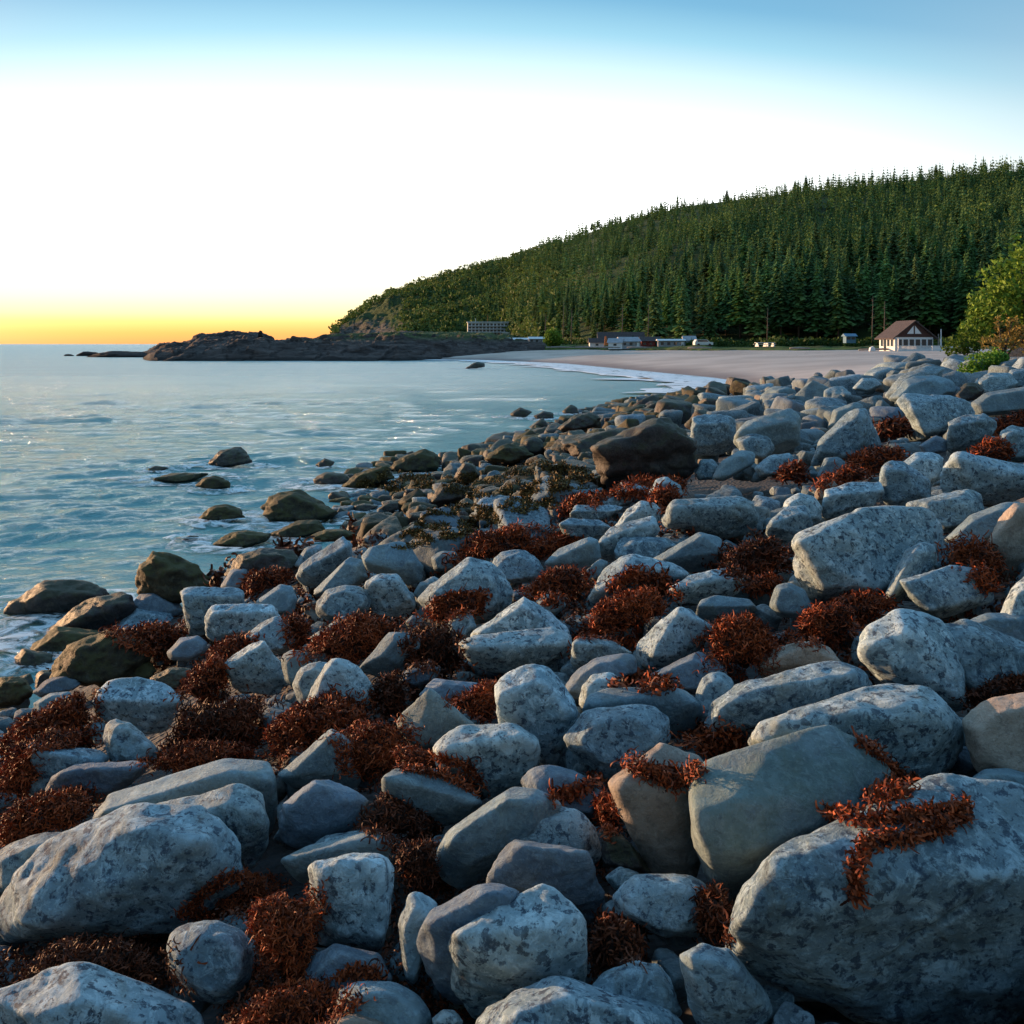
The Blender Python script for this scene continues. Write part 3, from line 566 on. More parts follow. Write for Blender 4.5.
smooth|9|816,478 825,457 838,456 846,463 838,479 822,481|||small rounded stone encircled by far rust weed
purple|8|918,446 935,435 948,440 946,452 925,456|||pinkish stone capped with weed below the gold-edged boulder
rock|8|850,390 862,378 875,378 883,385 870,392|||dark domed stone on the edge of the beach sand
moss|12|258,508 270,495 290,490 310,495 325,505 341,513 325,522 295,524 265,522||sea-lapped rock|largest sea-lapped brown rock with a pool of bright water around it
moss|8|270,534 300,520 318,520 327,531 300,539 280,540|||weed-covered rock at the foot of the largest sea-lapped rock
moss|6|308,537 325,529 345,529 360,536 340,542 315,542|||flat oval weed rock in bright water just beyond the near boulders
wet|8|312,480 325,472 345,473 353,481 335,486 315,484|||dark rock in the shallows below the tiny triangular one
moss|7|211,545 230,533 250,531 274,534 262,544 240,549|||long low weed rock in the sea beside the brown-green block
wet|12|315,465 325,458 335,462 331,468 318,468|||tiny triangular rock alone in the bay
moss|8|340,488 355,474 375,467 392,467 395,478 370,486 345,490|||weedy ledge reaching from the tidal flat into the bay
moss|9|386,470 405,455 425,449 438,455 444,467 430,473 400,474||humped weed rock|humped weedy rock at the seaward tip of the tidal flat
wet|8|453,478 465,460 475,465 482,477 465,484|||dark pointed rock beside the humped weedy rock
moss|10|483,460 495,450 508,444 522,446 535,456 510,464|||weedy pointed rock on the far edge of the tidal flat
wet|8|516,450 527,437 540,438 547,448 540,454 520,454|||brown round rock by the far edge of the tidal flat
wet|9|428,502 440,485 455,482 472,490 467,499 440,503|||dark pair-like rock in the middle of the weedy flat
wet|12|556,444 590,433 640,430 645,440 600,452 565,452|||long dark slab running behind the big dark boulder
wet|10|556,430 575,415 590,412 602,417 597,427 570,432|||dark craggy rock where the tidal flat meets the bay
wet|7|509,414 520,407 533,412 526,418 512,417|||little domed rock in the bay, first of a far trio
wet|7|533,416 543,411 554,413 554,419 537,420|||flat little rock in the bay, middle one of a far trio
wet|7|562,411 570,404 577,407 579,414 565,415|||little domed rock in the bay, last of a far trio
wet|16|207,463 220,450 240,447 251,455 253,463 230,467 212,467||farthest wave-washed rock|farthest wave-washed brown rock with a broken crest of foam
moss|7|194,486 205,477 218,475 231,482 231,488 210,491|||rounded weed rock with white foam at its side in the sea
moss|6|153,480 165,475 180,473 210,474 197,480 175,483|||long flat weed rock awash seaward of the foam-sided one
wet|6|146,470 156,466 170,468 162,471|||barely awash dark rock, outermost in the sea
moss|8|197,519 210,507 225,504 240,509 246,517 225,523 205,522|||lone rounded weed rock midway between the shore and the foam
wet|6|180,541 190,535 199,536 196,541|||tiny dark rock tip just breaking the water
wet|6|351,506 365,503 379,506 371,511 355,512|||small flat rock in the pool seaward of the weedy flat
wet|6|377,509 388,501 400,502 403,509 390,512|||small dark rock in the pool beside the weedy flat
wet|12|224,576 240,555 260,548 290,550 302,562 280,574 250,584|||dark layered rock at the water behind the small weed heap
purple|9|220,588 230,570 245,565 257,573 245,588 228,592|||purple pointed stone between dark layered rock and small weed heap
wet|8|465,368 475,362 484,363 486,367 470,369|||small dark rock lying in the surf off the beach
"""
def planes_of(pts):
    bm = bmesh.new()
    for p in pts: bm.verts.new(p)
    bmesh.ops.convex_hull(bm, input=bm.verts[:]); bm.normal_update()
    bm.faces.ensure_lookup_table(); c = np.mean([v.co[:] for v in bm.verts if v.link_faces], axis=0)
    acc = []
    for f in sorted(bm.faces, key=lambda f: -f.calc_area()):
        n = np.array(f.normal[:]); 
        if not np.isfinite(n).all() or np.linalg.norm(n) < .5: continue
        p0 = np.array(f.verts[0].co[:]); dd = n @ p0
        if n @ c > dd: n, dd = -n, -dd
        if any(n @ m > .955 for m, _ in acc): continue
        acc.append((n, dd))
    bm.free()
    N = np.array([a[0] for a in acc]); Dp = np.array([a[1] for a in acc]); return N, Dp, c
ICO = {}
def ico(k):
    if k not in ICO:
        bm = bmesh.new(); bmesh.ops.create_icosphere(bm, subdivisions=k, radius=1)
        ICO[k] = (np.array([v.co[:] for v in bm.verts]), np.array([[v.index for v in f.verts] for f in bm.faces])); bm.free()
    return ICO[k]
def star(N, Dp, c, ext, k, p, seed, rough, sz, fit=1.03):
    d, fc = ico(k); d = d * ext[None, :]; d = d / np.linalg.norm(d, axis=1, keepdims=True)
    h = np.maximum(Dp - N @ c, 1e-3 * sz); s = np.maximum(d @ N.T, 0) / h[None, :]
    m = s.max(1, keepdims=True); r = 1 / (m[:, 0] * ((s / m) ** p).sum(1) ** (1 / p)) * fit
    P = d * r[:, None]
    q = P / sz + seed * 3.7
    n1 = fbm(q * 2.2, 3, seed); n2 = fbm(q * 7, 4, seed + 9, .6); rid = 1 - np.abs(fbm(q * 3.3, 3, seed + 5))
    r2 = 1 + rough * (.028 * n1 + .020 * n2 + .06 * (np.minimum(rid, .93) - .8))
    return P * r2[:, None] + c, fc
def hull_points(out_, ridge, d0, thick=1.0, flatw=None):
    o = np.array(out_, float); x0, y0 = o.min(0); x1, y1 = o.max(0); cx, cy = (x0 + x1) / 2, (y0 + y1) / 2
    hh = max(y1 - y0, 1); W = math.sqrt((x1 - x0) * max(hh, .45 * (x1 - x0))) * d0 / F
    pts = []
    for x, y in o: t = (y1 - y) / hh; pts.append(P3(x, y, d0 + W * ((.34 * (1 - t) ** 2 if ridge else .10 + .10 * (1 - t) ** 2) + .38 * t * thick)))
    if ridge:
        for x, y in ridge: t = (y1 - y) / hh; pts.append(P3(x, y, d0 + W * (-.06 + .14 * t)))
        for x, y in o:
            if y > cy: pts.append(P3(cx + (x - cx) * .70, cy + (y - cy) * .50, d0 + W * .12))
    else:
        for x, y in o:
            t = (y1 - y) / hh; pts.append(P3(cx + (x - cx) * .68, cy + (y - cy) * .68 + hh * .02, d0 + W * (-.03 + .16 * t)))
    for x, y in o: t = (y1 - y) / hh; pts.append(P3(cx + (x - cx) * .72, cy + (y - cy) * .62 - hh * .04, d0 + W * (.62 + .30 * t) * thick))
    return pts, W
GS = 4                                     # coarse visibility grid, used only to keep neighbouring stones from swallowing each other
BUF = np.full((260, 290), np.inf)
gxs = (np.arange(290) - 6) * GS + 2; gys = np.arange(260) * GS + 2 + 340 - 0
gys = 340 + np.arange(260) * GS * .7
GX, GY = np.meshgrid(gxs, gys)
DIRX = (GX - 512) / F; DIRZ = -(GY - HZ) / F
def enter(N, Dp, mask):
    dirs = np.stack([DIRX[mask], np.ones(mask.sum()), DIRZ[mask]], 1); o = np.array([0, 0, H])
    den = dirs @ N.T; num = (Dp - N @ o)[None, :]
    with np.errstate(divide='ignore', invalid='ignore'):
        t = num / den
    te = np.where(den < -1e-9, t, -np.inf).max(1); tx = np.where(den > 1e-9, t, np.inf).min(1)
    te = np.where(te < tx, te, np.inf); return te
def parse(s): return [tuple(float(v) for v in q.split(',')) for q in s.split()] if s.strip() else []
SHAPES = []                                # (mode, entry, planes, centre, d0, W, outline)
def place(out_, ridge, thick=1.0, lift=0.0, cap=1.35):
    o = np.array(out_); y1 = o[:, 1].max(); xb = o[o[:, 1] > y1 - (y1 - o[:, 1].min()) * .3][:, 0].mean()
    d0 = min(unproject(xb, y1, lift), 3150 / max(y1 - HZ, 5))
    mask = inpoly(GX, GY, [tuple(q) for q in o]); occ = mask & np.isfinite(BUF)
    for it in range(3):
        pts, W = hull_points(out_, ridge, d0, thick); N, Dp, c = planes_of(pts)
        if not occ.any(): break
        te = enter(N, Dp, occ); ok = np.isfinite(te)
        if ok.sum() < 1: break
        ratio = (BUF[occ][ok] + .02 * W + .004) / te[ok]; s = np.quantile(ratio, .85)
        if s <= 1.001: break
        if it == 2: break
        d0 *= min(s, 1.15)
    te = enter(N, Dp, mask); cur = BUF[mask]; BUF[mask] = np.where(np.isfinite(cur), np.minimum(cur, te), te)
    return N, Dp, c, d0, W, np.array(pts)
# heaps of seaweed: colour | outline | label
WEEDS = """
weed|-10,738 20,715 60,700 90,690 101,700 97,722 88,742 60,742 30,752 -10,768|long rust seaweed band beside the flat-topped pale boulder
weed|-10,775 20,742 50,724 92,722 88,745 32,748 22,778 30,792 -10,806|rust seaweed drift wrapping round the square-edged block
weed|-10,830 5,806 30,797 60,790 90,789 97,804 90,822 60,836 25,838 -10,850|bright rust seaweed heap in front of the cracked slab
weed|143,762 165,748 200,744 235,744 258,752 256,764 205,766 160,778 145,776|rust seaweed strip along the back of the long grey slab
weed_dark|165,728 185,706 230,700 272,700 264,742 210,747 168,747|dark seaweed mat behind the flat-topped pale boulder
weed|178,694 190,672 212,652 226,652 228,684 216,700 185,703|rust seaweed pile seaward of the five-sided pale boulder
weed|203,660 215,643 240,633 258,640 252,652 226,666|seaweed tongue lying under the rectangular pale block
weed|105,634 120,628 150,626 180,624 188,640 165,657 150,655 120,642|rust seaweed between the mossy mound and the squared stones
weed|238,590 250,572 275,564 293,568 295,581 270,592 246,597|small bright orange seaweed heap beside the roof-shaped boulder
weed|298,655 318,635 345,613 360,607 400,616 414,633 396,648 370,664 340,666 310,660|largest seaweed heap of the centre, beside the leaning wedge stone
weed_dark|402,645 420,623 445,622 462,638 464,663 440,674 412,668|dark seaweed heap between the wedge stone and the half-moon slab
weed|423,618 435,600 460,591 487,595 482,610 455,618 430,627|seaweed lying across the front of the broad grey boulder
weed|258,742 270,715 300,708 330,692 372,702 388,720 345,728 300,738 287,762 262,758|seaweed apron below the humped boulder
weed|333,742 340,724 365,711 390,713 413,729 417,746 405,773 380,788 360,778 344,768|tall domed seaweed heap beside the pyramid stone
weed|385,748 405,748 440,755 470,763 480,780 474,795 440,775 400,772|seaweed trail in front of the crease-topped boulder
weed_dark|358,824 370,798 380,790 400,803 432,820 428,838 392,843 363,834|shadowed seaweed under the wedge-ended block
weed_dark|393,846 410,836 432,840 434,865 442,886 430,893 405,893 397,872|dark seaweed filling the gap beside the layered slabs
weed|178,914 196,892 222,873 262,870 285,888 262,912 215,918|rust seaweed capping the ball-shaped stone
weed|248,905 280,884 326,893 318,930 303,965 300,995 278,1003 258,985 260,950|long rust seaweed hanging between the ball-shaped stone and tall blue block
weed|222,1040 245,1000 270,982 300,980 332,986 358,1002 342,1018 320,1040|seaweed clump at the bottom of the frame below the lilac dome
weed_dark|-10,995 0,958 40,943 100,935 165,945 185,985 130,990 90,975 50,980 15,1000|dark stringy seaweed under the huge speckled boulder
weed|596,812 594,800 605,790 614,800 622,828 610,838|little seaweed tuft beside the foot of the weed-draped boulder
weed|576,643 590,610 620,594 665,584 684,592 668,606 642,616 637,642 610,648|long thick rust seaweed heap in front of the pale peaked boulder
weed|520,594 545,577 565,566 587,570 592,587 572,602 545,602|seaweed heap beside the small thin flat stone
weed|698,645 712,620 740,611 770,609 783,630 778,657 757,674 730,679 704,664|big round rust seaweed heap beside the tilted egg stone
weed_dark|711,564 725,545 760,537 790,538 793,562 780,576 750,583 724,576|wide dark seaweed mat seaward of the great flat slab
weed|783,640 812,612 830,600 858,600 862,620 850,638 822,646 795,645|rust seaweed heap above the brownish ridge-backed stone
weed|818,606 845,592 885,594 898,606 870,618 848,622|seaweed mat right under the great flat slab's front edge
weed|748,592 752,581 775,575 786,586 770,594|small seaweed tuft beside the plain grey stone
weed_dark|962,697 1000,680 1035,672 1035,696 1000,704 970,710|dark seaweed at the frame edge above the warm boulder
weed|452,562 470,535 500,527 545,526 554,541 530,557 490,554 470,562|wide brown seaweed mound behind the rounded blue stone
weed|528,549 545,538 570,534 582,541 562,558 540,560|seaweed heap seaward of the sloping grey slab
weed_olive|405,532 430,510 460,503 492,507 502,521 470,534 430,544|brown seaweed hump on the tidal flat nearest the water
weed_olive|395,548 402,532 420,522 442,520 428,544 402,550|small olive seaweed mat just behind the upper flat block
weed_olive|497,508 520,490 550,494 562,506 530,516|olive seaweed ledge on the tidal flat
weed|558,512 570,498 596,495 606,500 592,510 567,514|rust seaweed beside the nearest slab of the slab group
weed|643,511 655,490 675,487 680,503 662,512|seaweed around the peaked grey stone
weed|773,478 790,464 806,464 805,480 780,484|small far seaweed tuft seaward of the rounded stone
weed|843,472 850,455 880,451 906,447 907,460 880,468 855,478|far rust seaweed below the sea-green pyramid
weed|818,487 842,474 868,466 872,478 850,486 826,490|rust seaweed in front of the encircled rounded stone
weed_dark|873,434 880,420 905,419 912,430 895,436|dark far seaweed behind the pinkish stone
weed|962,460 980,444 1000,438 1012,450 1000,466 975,466|bright far seaweed heap beside the pale angular boulder
weed|990,432 1010,414 1035,413 1035,428 1000,434|seaweed on the bank slope at the frame edge
weed|448,702 475,690 498,677 497,702 494,726 478,722 460,709|seaweed tuft between the pyramid stone and the bright oval boulder
weed_dark|370,700 375,680 392,668 407,680 402,708 386,714|shadowed seaweed below the leaning wedge stone
weed|283,625 290,610 312,620 304,645 286,643|seaweed beside the mound-shaped stone
weed_dark|588,945 600,915 640,925 645,960 600,970|dark seaweed in the hollow below the barrel stone
weed_dark|698,900 712,885 727,915 742,935 715,948 700,935|dark dangling seaweed under the tall upright slab
weed_olive|440,478 480,470 520,462 560,460 590,470 600,488 540,492 480,498 445,492|broad olive weed carpet on the tidal flat beside the big dark boulder
weed_olive|350,480 385,470 430,474 436,486 400,492 355,488|olive weed carpet reaching into the shallows
weed|600,498 640,478 690,478 694,488 640,494|thin rust seaweed line at the foot of the big dark boulder
"""
# seaweed lying on stones: half width px | path | label
DRAPES = """
17|680,742 705,735 735,738 705,750 690,748|bright rust seaweed clump on the shoulder of the weed-draped boulder
9|620,765 640,768 660,775 690,780 700,772 670,785 640,772|seaweed string across the warm-toned weed-draped boulder
5|548,799 570,793 590,785 598,783|thin seaweed sprig across the spotted lilac stone
7|613,688 630,680 650,680 672,687 640,688|seaweed tuft on the long level slab
8|612,588 630,575 650,576 668,582 640,590|seaweed on the pale peaked boulder's brow
14|950,560 965,548 980,550 990,565 992,585 975,575|dark seaweed draped between the tilted slab and its rounded neighbour
5|855,742 870,750 885,762 900,772 915,780 905,778|seaweed tail at the top of the tall upright slab
10|905,780 885,785 868,797 880,805 900,800 915,795|seaweed knot between the tall upright slab and the giant boulder
6|822,806 835,818 870,824 910,818 940,814 967,808 965,820 945,830 925,836 905,842 885,840 868,846 858,860 855,880 852,898|curling seaweed chain lying over the giant cracked boulder
3|338,978 350,971 370,970 380,978|thin seaweed string over the lilac dome
9|880,560 872,575|
"""
def wverts(d0): return 1
def ribbons(Pn, Nn, size, rs, wf=.17, up=.0):
    """curly strap-like fronds: one bent ribbon per point, pointing off the surface"""
    n = len(Pn); K = 7; r = rs
    t1 = r.normal(size=(n, 3)); t1 -= (t1 * Nn).sum(1, keepdims=True) * Nn * .75; t1 += Nn * r.uniform(-.05, .42, (n, 1)); t1 /= np.linalg.norm(t1, axis=1, keepdims=True)
    side = np.cross(t1, Nn + r.normal(size=(n, 3)) * .5); side /= np.linalg.norm(side, axis=1, keepdims=True) + 1e-9; nn = np.cross(side, t1)
    L = size * r.uniform(.5, 1.5, n); curl = r.uniform(-1, 1, n) * 4.6; bend = r.uniform(-1, 1, n) * 3.0
    p = Pn.copy(); V = np.zeros((n, K, 2, 3)); d = t1.copy()
    for q in range(K):
        wd = size * wf * (.55 + .75 * np.abs(np.sin(q * 1.9 + r.uniform(0, 3)))) * (1 if q < K - 1 else .35)
        V[:, q, 0] = p - side * wd[:, None] * .5 if np.ndim(wd) else p - side * wd * .5
        V[:, q, 1] = p + side * wd[:, None] * .5 if np.ndim(wd) else p + side * wd * .5
        p = p + d * (L / (K - 1))[:, None]
        a = (curl / K)[:, None]; d2 = d * np.cos(a) + nn * np.sin(a); nn = nn * np.cos(a) - d * np.sin(a); d = d2
        b2 = (bend / K)[:, None]; d2 = d * np.cos(b2) + side * np.sin(b2); side = side * np.cos(b2) - d * np.sin(b2); d = d2
    b = (np.arange(n) * K * 2)[:, None]; q = np.arange(K - 1)[None, :] * 2
    f = np.stack([b + q, b + q + 1, b + q + 3, b + q + 2], -1).reshape(-1, 4)
    return V.reshape(-1, 3), f
# ---- build everything, nearest first
ents = []
for ln in ROCKS.strip().splitlines():
    m, p, o, r, nick, lab = ln.split('|'); o = parse(o); ents.append(('rock', m, float(p), o, parse(r), nick, lab, max(y for x, y in o)))
OLIVE = []
for ln in WEEDS.strip().splitlines():
    m, o, lab = ln.split('|'); o = parse(o)
    if m == 'weed_olive': OLIVE.append((o, lab)); continue
    ents.append(('weed', m, 6., o, [], '', lab, max(y for x, y in o) + 4))
ents.sort(key=lambda e: -e[7])
ROCKN = 0; LANDM = []; rs = np.random.default_rng(11); shifts = []; WQ = []; SEAR = []
CR = {'giant cracked boulder': ((985, 862), (885, 948)), 'cracked slab': ((85, 764), (78, 800))}
for idx, (kind, m, p, o, r, nick, lab, key) in enumerate(ents):
    pts, W_ = None, None
    N, Dp, c, d0, W, pts = place(o, r, .8 if kind == 'weed' else 1.0)
    oo = np.array(o); wp = oo[:, 0].max() - oo[:, 0].min(); ext = pts.max(0) - pts.min(0)
    if kind == 'rock':
        k = 7 if wp > 250 and 'giant' in nick else 6 if wp > 120 else 5 if wp > 45 else 4 if wp > 18 else 3
        # a few extra chips knocked off the corners
        ch = rs.normal(size=(8, 3)); ch /= np.linalg.norm(ch, axis=1, keepdims=True); sup = (ch @ pts.T).max(1)
        ci = np.array([x @ c for x in ch]); Dn = ci + (sup - ci) * rs.uniform(.88, .985, 8)
        N2 = np.vstack([N, ch]); D2 = np.concatenate([Dp, Dn])
        V, fc = star(N2, D2, c, ext, k, min(60, p * 3.2), idx + 1, (1.1 if m not in ('smooth', 'stain') else .6) if m not in ('wet', 'moss') else 2.4, W, 1.015 + .15 / p)
        if nick in CR:
            a_, b_c = CR[nick]; dv = V - c; nn = np.linalg.norm(dv, axis=1, keepdims=True)
            pa, pb = [np.array([0, 0, H]) + (P3(*q, 1.0) - [0, 0, H]) * (c[1] - .35 * W) for q in (a_, b_c)]; ax = pb - pa; L_ = np.linalg.norm(ax); ax /= L_
            nz_ = np.cross(ax, [.15, 1, .1]); nz_ /= np.linalg.norm(nz_); u_ = (V - pa) @ ax / L_
            dd_ = np.abs((V - pa) @ nz_ + .012 * vnoise(V * 14, 3)); V = V - dv / nn * (.035 * W * np.exp(-(dd_ / (.011 * W + .003)) ** 2) * np.clip(1.2 - np.abs(u_ - .5) * 1.6, 0, 1) * (dv[:, 1] < .1 * W))[:, None]
        base = np.array([c[0], c[1], V[:, 2].min()]); o_ = link('boulder' if wp * d0 / F > .35 else 'stone', mesh_np('boulder', V - base, fc, M[m]), base)
        t = rs.uniform(.82, 1.12); b_ = rs.uniform(-.05, .05); o_.color = (t * (1 - b_), t, t * (1 + b_), 1)
        tag(o_, lab, 'rock', 'boulders and stones of the shore'); ROCKN += 1
        if nick: LANDM.append((nick, c))
        if m in ('wet', 'moss') and float(sdist(np.array([c[0]]), np.array([c[1]]))[0]) < .8: SEAR.append((c, wp * d0 / F))
    else:
        V, fc = star(N, Dp, c, ext, 4, 5, idx + 1, 8.0, W, .86); 
        fn = np.cross(V[fc[:, 1]] - V[fc[:, 0]], V[fc[:, 2]] - V[fc[:, 0]]); ar = np.linalg.norm(fn, axis=1); fn /= ar[:, None] + 1e-12
        vis = (fn[:, 2] > -.25); wgt = ar * vis; wgt /= wgt.sum()
        area = (ar * vis).sum() / 2; size = max(.020, d0 * .0070) * (1.2 if m == 'weed_dark' else 1)
        n = int(min(15000, area / (size * size * .3) * 7.0)); fi = rs.choice(len(fc), n, p=wgt); uv = rs.dirichlet((1, 1, 1), n)
        P_ = (V[fc[fi]] * uv[:, :, None]).sum(1) - fn[fi] * size * .25
        P_ = P_ + fn[fi] * (size * .8 * np.abs(vnoise(P_ / (size * 3.2), idx)))[:, None]
        RV, RF = ribbons(P_, fn[fi], size * 1.35, rs, .125)
        tint = np.repeat(np.clip(rs.normal(.40, .26, n) + .28 * vnoise(P_ / (size * 4), 5), 0, 1), 14)
        VV = np.concatenate([V - (V - c) * .03, RV]); q4 = np.concatenate([RF + len(V)])
        WQ.append((V, fc, RV, RF, tint, c, m, lab, size, oo, d0))
    shifts.append(d0)
print('placed', len(ents), 'rocks', ROCKN)
# ---- fill stones
cand = []
fr = np.random.default_rng(5)
N_F = 2200 * 7
LX = np.where(fr.random(N_F) < .72, fr.uniform(-60, 1085, N_F), np.where(fr.random(N_F) < .3, fr.uniform(-420, -60, N_F), fr.uniform(1085, 1700, N_F))); LY = 362 + (1075 - 362) * fr.uniform(0, 1, N_F) ** 1.5
BIG = []; taken = []
order = []
for px, py in zip(LX, LY):
    order.append((px, py))
placed = []; cells = {}
def near_ok(p, r):
    k0 = (int(p[0] // .8), int(p[1] // .8))
    for a in (-1, 0, 1):
        for b in (-1, 0, 1):
            for q, rq in cells.get((k0[0] + a, k0[1] + b), ()):
                if (q[0] - p[0]) ** 2 + (q[1] - p[1]) ** 2 < (.72 * (r + rq)) ** 2: return False
    return True
for ps, (rlo, rhi) in enumerate(((.22, .40), (.11, .22), (.05, .12))):
    for i, (px, py) in enumerate(order):
        if i % 3 != ps and ps < 2: continue
        d = unproject(px, py)
        if d > 70 or d < 1.1: continue
        if ps == 2 and d > 16: continue
        X = (px - 512) / F * d; s = float(sdist(np.array([X]), np.array([d]))[0])
        if s < .05 or (d > 46 and s < 1): continue
        r = fr.uniform(rlo, rhi) * (1.25 if d > 12 else 1) * (.8 if d < 3.2 and ps == 0 else 1)
        if d > 22: r *= 1.25
        g = float(ground(np.array([X]), np.array([d]))[0]); p = (X, d)
        if not near_ok(p, r): continue
        zc = g - .10 * r - (.05 if d < 9 else 0)
        # keep clear of the larger stones
        cxp = 512 + F * X / d; cyp = HZ + (H - zc) * F / d; rp = r * F / d
        m = ((GX - cxp) ** 2 + (GY - cyp) ** 2 < (rp * 1.05 + 2) ** 2); off_ = cxp + rp < 0 or cxp - rp > 1024
        if m.any() or off_:
          if off_: vis_f = 1
          else:
            bb = BUF[m]; fin = bb[np.isfinite(bb)]
            if len(fin) and (fin > d - r * 1.1).mean() > .0: continue
            vis_f = 1 - len(fin) / m.sum()
        else: vis_f = 0
        if vis_f < .08: continue
        cells.setdefault((int(X // .8), int(d // .8)), []).append((p, r)); placed.append((X, d, zc, r, s, 0 if off_ else rp * 2 * math.sqrt(vis_f), min(rp, 12) if off_ else rp))
TP = [(330, 520), (345, 478), (400, 452), (440, 462), (500, 442), (580, 412), (640, 398), (720, 392), (700, 412), (600, 440), (600, 480), (560, 505), (480, 520), (420, 545), (370, 545)]
for i in range(5200):
    px, py = fr.uniform(320, 730), fr.uniform(390, 548)
    if not inpoly(np.array([px]), np.array([py]), TP)[0]: continue
    d = unproject(px, py)
    if d > 75: continue
    X = (px - 512) / F * d; r = fr.uniform(.10, .30) * (1 + max(0, d - 18) / 30)
    if not near_ok((X, d), r * .75): continue
    g = float(ground(np.array([X]), np.array([d]))[0]); zc = max(g - .05 * r, -.3 * r); cxp = 512 + F * X / d; cyp = HZ + (H - zc) * F / d; rp = r * F / d
    m = ((GX - cxp) ** 2 + (GY - cyp) ** 2 < (rp * .9 + 1) ** 2); bb = BUF[m]; fin = bb[np.isfinite(bb)]
    if len(fin) and (fin > d - r * 1.1).mean() > .0: continue
    vis_f = 1 - len(fin) / max(1, m.sum())
    if vis_f < .08: continue
    cells.setdefault((int(X // .8), int(d // .8)), []).append(((X, d), r)); placed.append((X, d, zc, r, -9, rp * 2 * math.sqrt(vis_f), rp))
placed.sort(key=lambda q: -q[5])
n_ind = max(0, 298 - ROCKN); print('fill', len(placed), 'individual', n_ind)
def fill_shape(r, k, seed):
    q = np.random.default_rng(seed); n = 11; N = q.normal(size=(n, 3)); N /= np.linalg.norm(N, axis=1, keepdims=True)
    h = q.uniform(.72, 1.05, n); N = np.vstack([N, np.eye(3), -np.eye(3)]); h = np.concatenate([h, [1, .95, .72, 1, .95, .72]]) * r
    V, fc = star(N, h, np.zeros(3), np.ones(3), k, q.choice([12, 20, 32]), seed, 1.1, 2 * r, 1.0)
    a = q.uniform(0, 6.28); sx, sy = q.uniform(.85, 1.3), q.uniform(.7, 1.0); R = np.array([[math.cos(a), -math.sin(a), 0], [math.sin(a), math.cos(a), 0], [0, 0, 1]])
    tl = q.normal(0, .28, 2); V = V * [sx, sy, 1]; Ry = np.array([[math.cos(tl[0]), 0, math.sin(tl[0])], [0, 1, 0], [-math.sin(tl[0]), 0, math.cos(tl[0])]])
    return V @ Ry.T @ R.T, fc
used = set(); LP = np.array([c for _, c in LANDM]); colw = {'rock': 'grey', 'smooth': 'plain grey', 'purple': 'purple-grey', 'tan': 'sandy', 'wet': 'dark', 'moss': 'weedy', 'pale': 'pale'}
shw = ['rounded', 'angular', 'flattish', 'lumpy']
BV = {}; 
for i, (X, d, zc, r, s, vp, rp) in enumerate(placed):
    tidal = s < (1.6 if d < 12 else 4.2 + (d - 12) * .12) * (1 + .3 * math.sin(i)) and d > 7 or (d > 18 and X < 6.5 + (d - 26) * .30)
    tidal = tidal or s == -9 or bool(inpoly(np.array([512 + F * X / d]), np.array([HZ + (H - zc) * F / d]), TP)[0])
    if tidal and s > 0 and d > 12: s = -9
    mt = fr.choice(['wet', 'moss', 'wet', 'purple'] if tidal and s < 2.2 else ['wet', 'moss', 'wet', 'rock']) if tidal else fr.choice(['rock', 'rock', 'smooth', 'pale' if fr.random() < .35 else 'rock', 'purple', 'rock', 'tan' if fr.random() < .25 else 'smooth'])
    if s == -9: mt = fr.choice(['wet', 'moss', 'wet', 'moss', 'wet', 'rock'])
    k = 5 if rp > 22 else 4 if rp > 7 else 3 if rp > 2.5 else 2
    if i >= n_ind: k = min(k, 4)
    V, fc = fill_shape(r, k, 1000 + i)
    if i < n_ind:
        o_ = link('stone', mesh_np('stone', V + [0, 0, r * .5], fc, M[mt]), (X, d, zc - r * .5)); t = fr.uniform(.45, .9) if d < 20 else fr.uniform(.6, 1.0); o_.color = (t, t, t * fr.uniform(.97, 1.06), 1)  # near fill stones tinted darker: gap shade between boulders put into their colour
        c = np.array([X, d, zc]); dist = np.linalg.norm((LP - c) * [1, .8, 1], axis=1); lab = None
        for j in np.argsort(dist)[:14]:
            dx, dy = X - LP[j][0], d - LP[j][1]
            rel = ('landward of' if dx > 0 else 'seaward of') if abs(dx) > abs(dy) else ('behind' if dy > 0 else 'in front of')
            for adj in ('', 'half-hidden '):
                l_ = f"{adj}{'small ' if r < .2 else ''}{shw[i % 4]} {colw[mt]} stone {'just' if dist[j] < 1 else 'a way'} {rel} the {LANDM[j][0]}"
                if l_ not in used: lab = l_; break
            if lab: break
        used.add(lab); tag(o_, lab or 'stone', 'rock', 'boulders and stones of the shore')
    else:
        BV.setdefault(mt, []).append((V + [X, d, zc], fc))
for mt, L_ in BV.items():
    off = 0; vs, fs = [], []
    for V, fc in L_: vs.append(V); fs.append(fc + off); off += len(V)
    co_ = link('cobbles', mesh_np('cobbles', np.concatenate(vs), np.concatenate(fs), M[mt])); co_.color = (.5, .5, .5, 1) if mt not in ('wet', 'moss') else (1, 1, 1, 1); tag(co_, f'mass of {colw[mt]} cobbles packed between the boulders', kind='stuff')  # dry cobbles toned down, deepening the shade of the gaps by colour
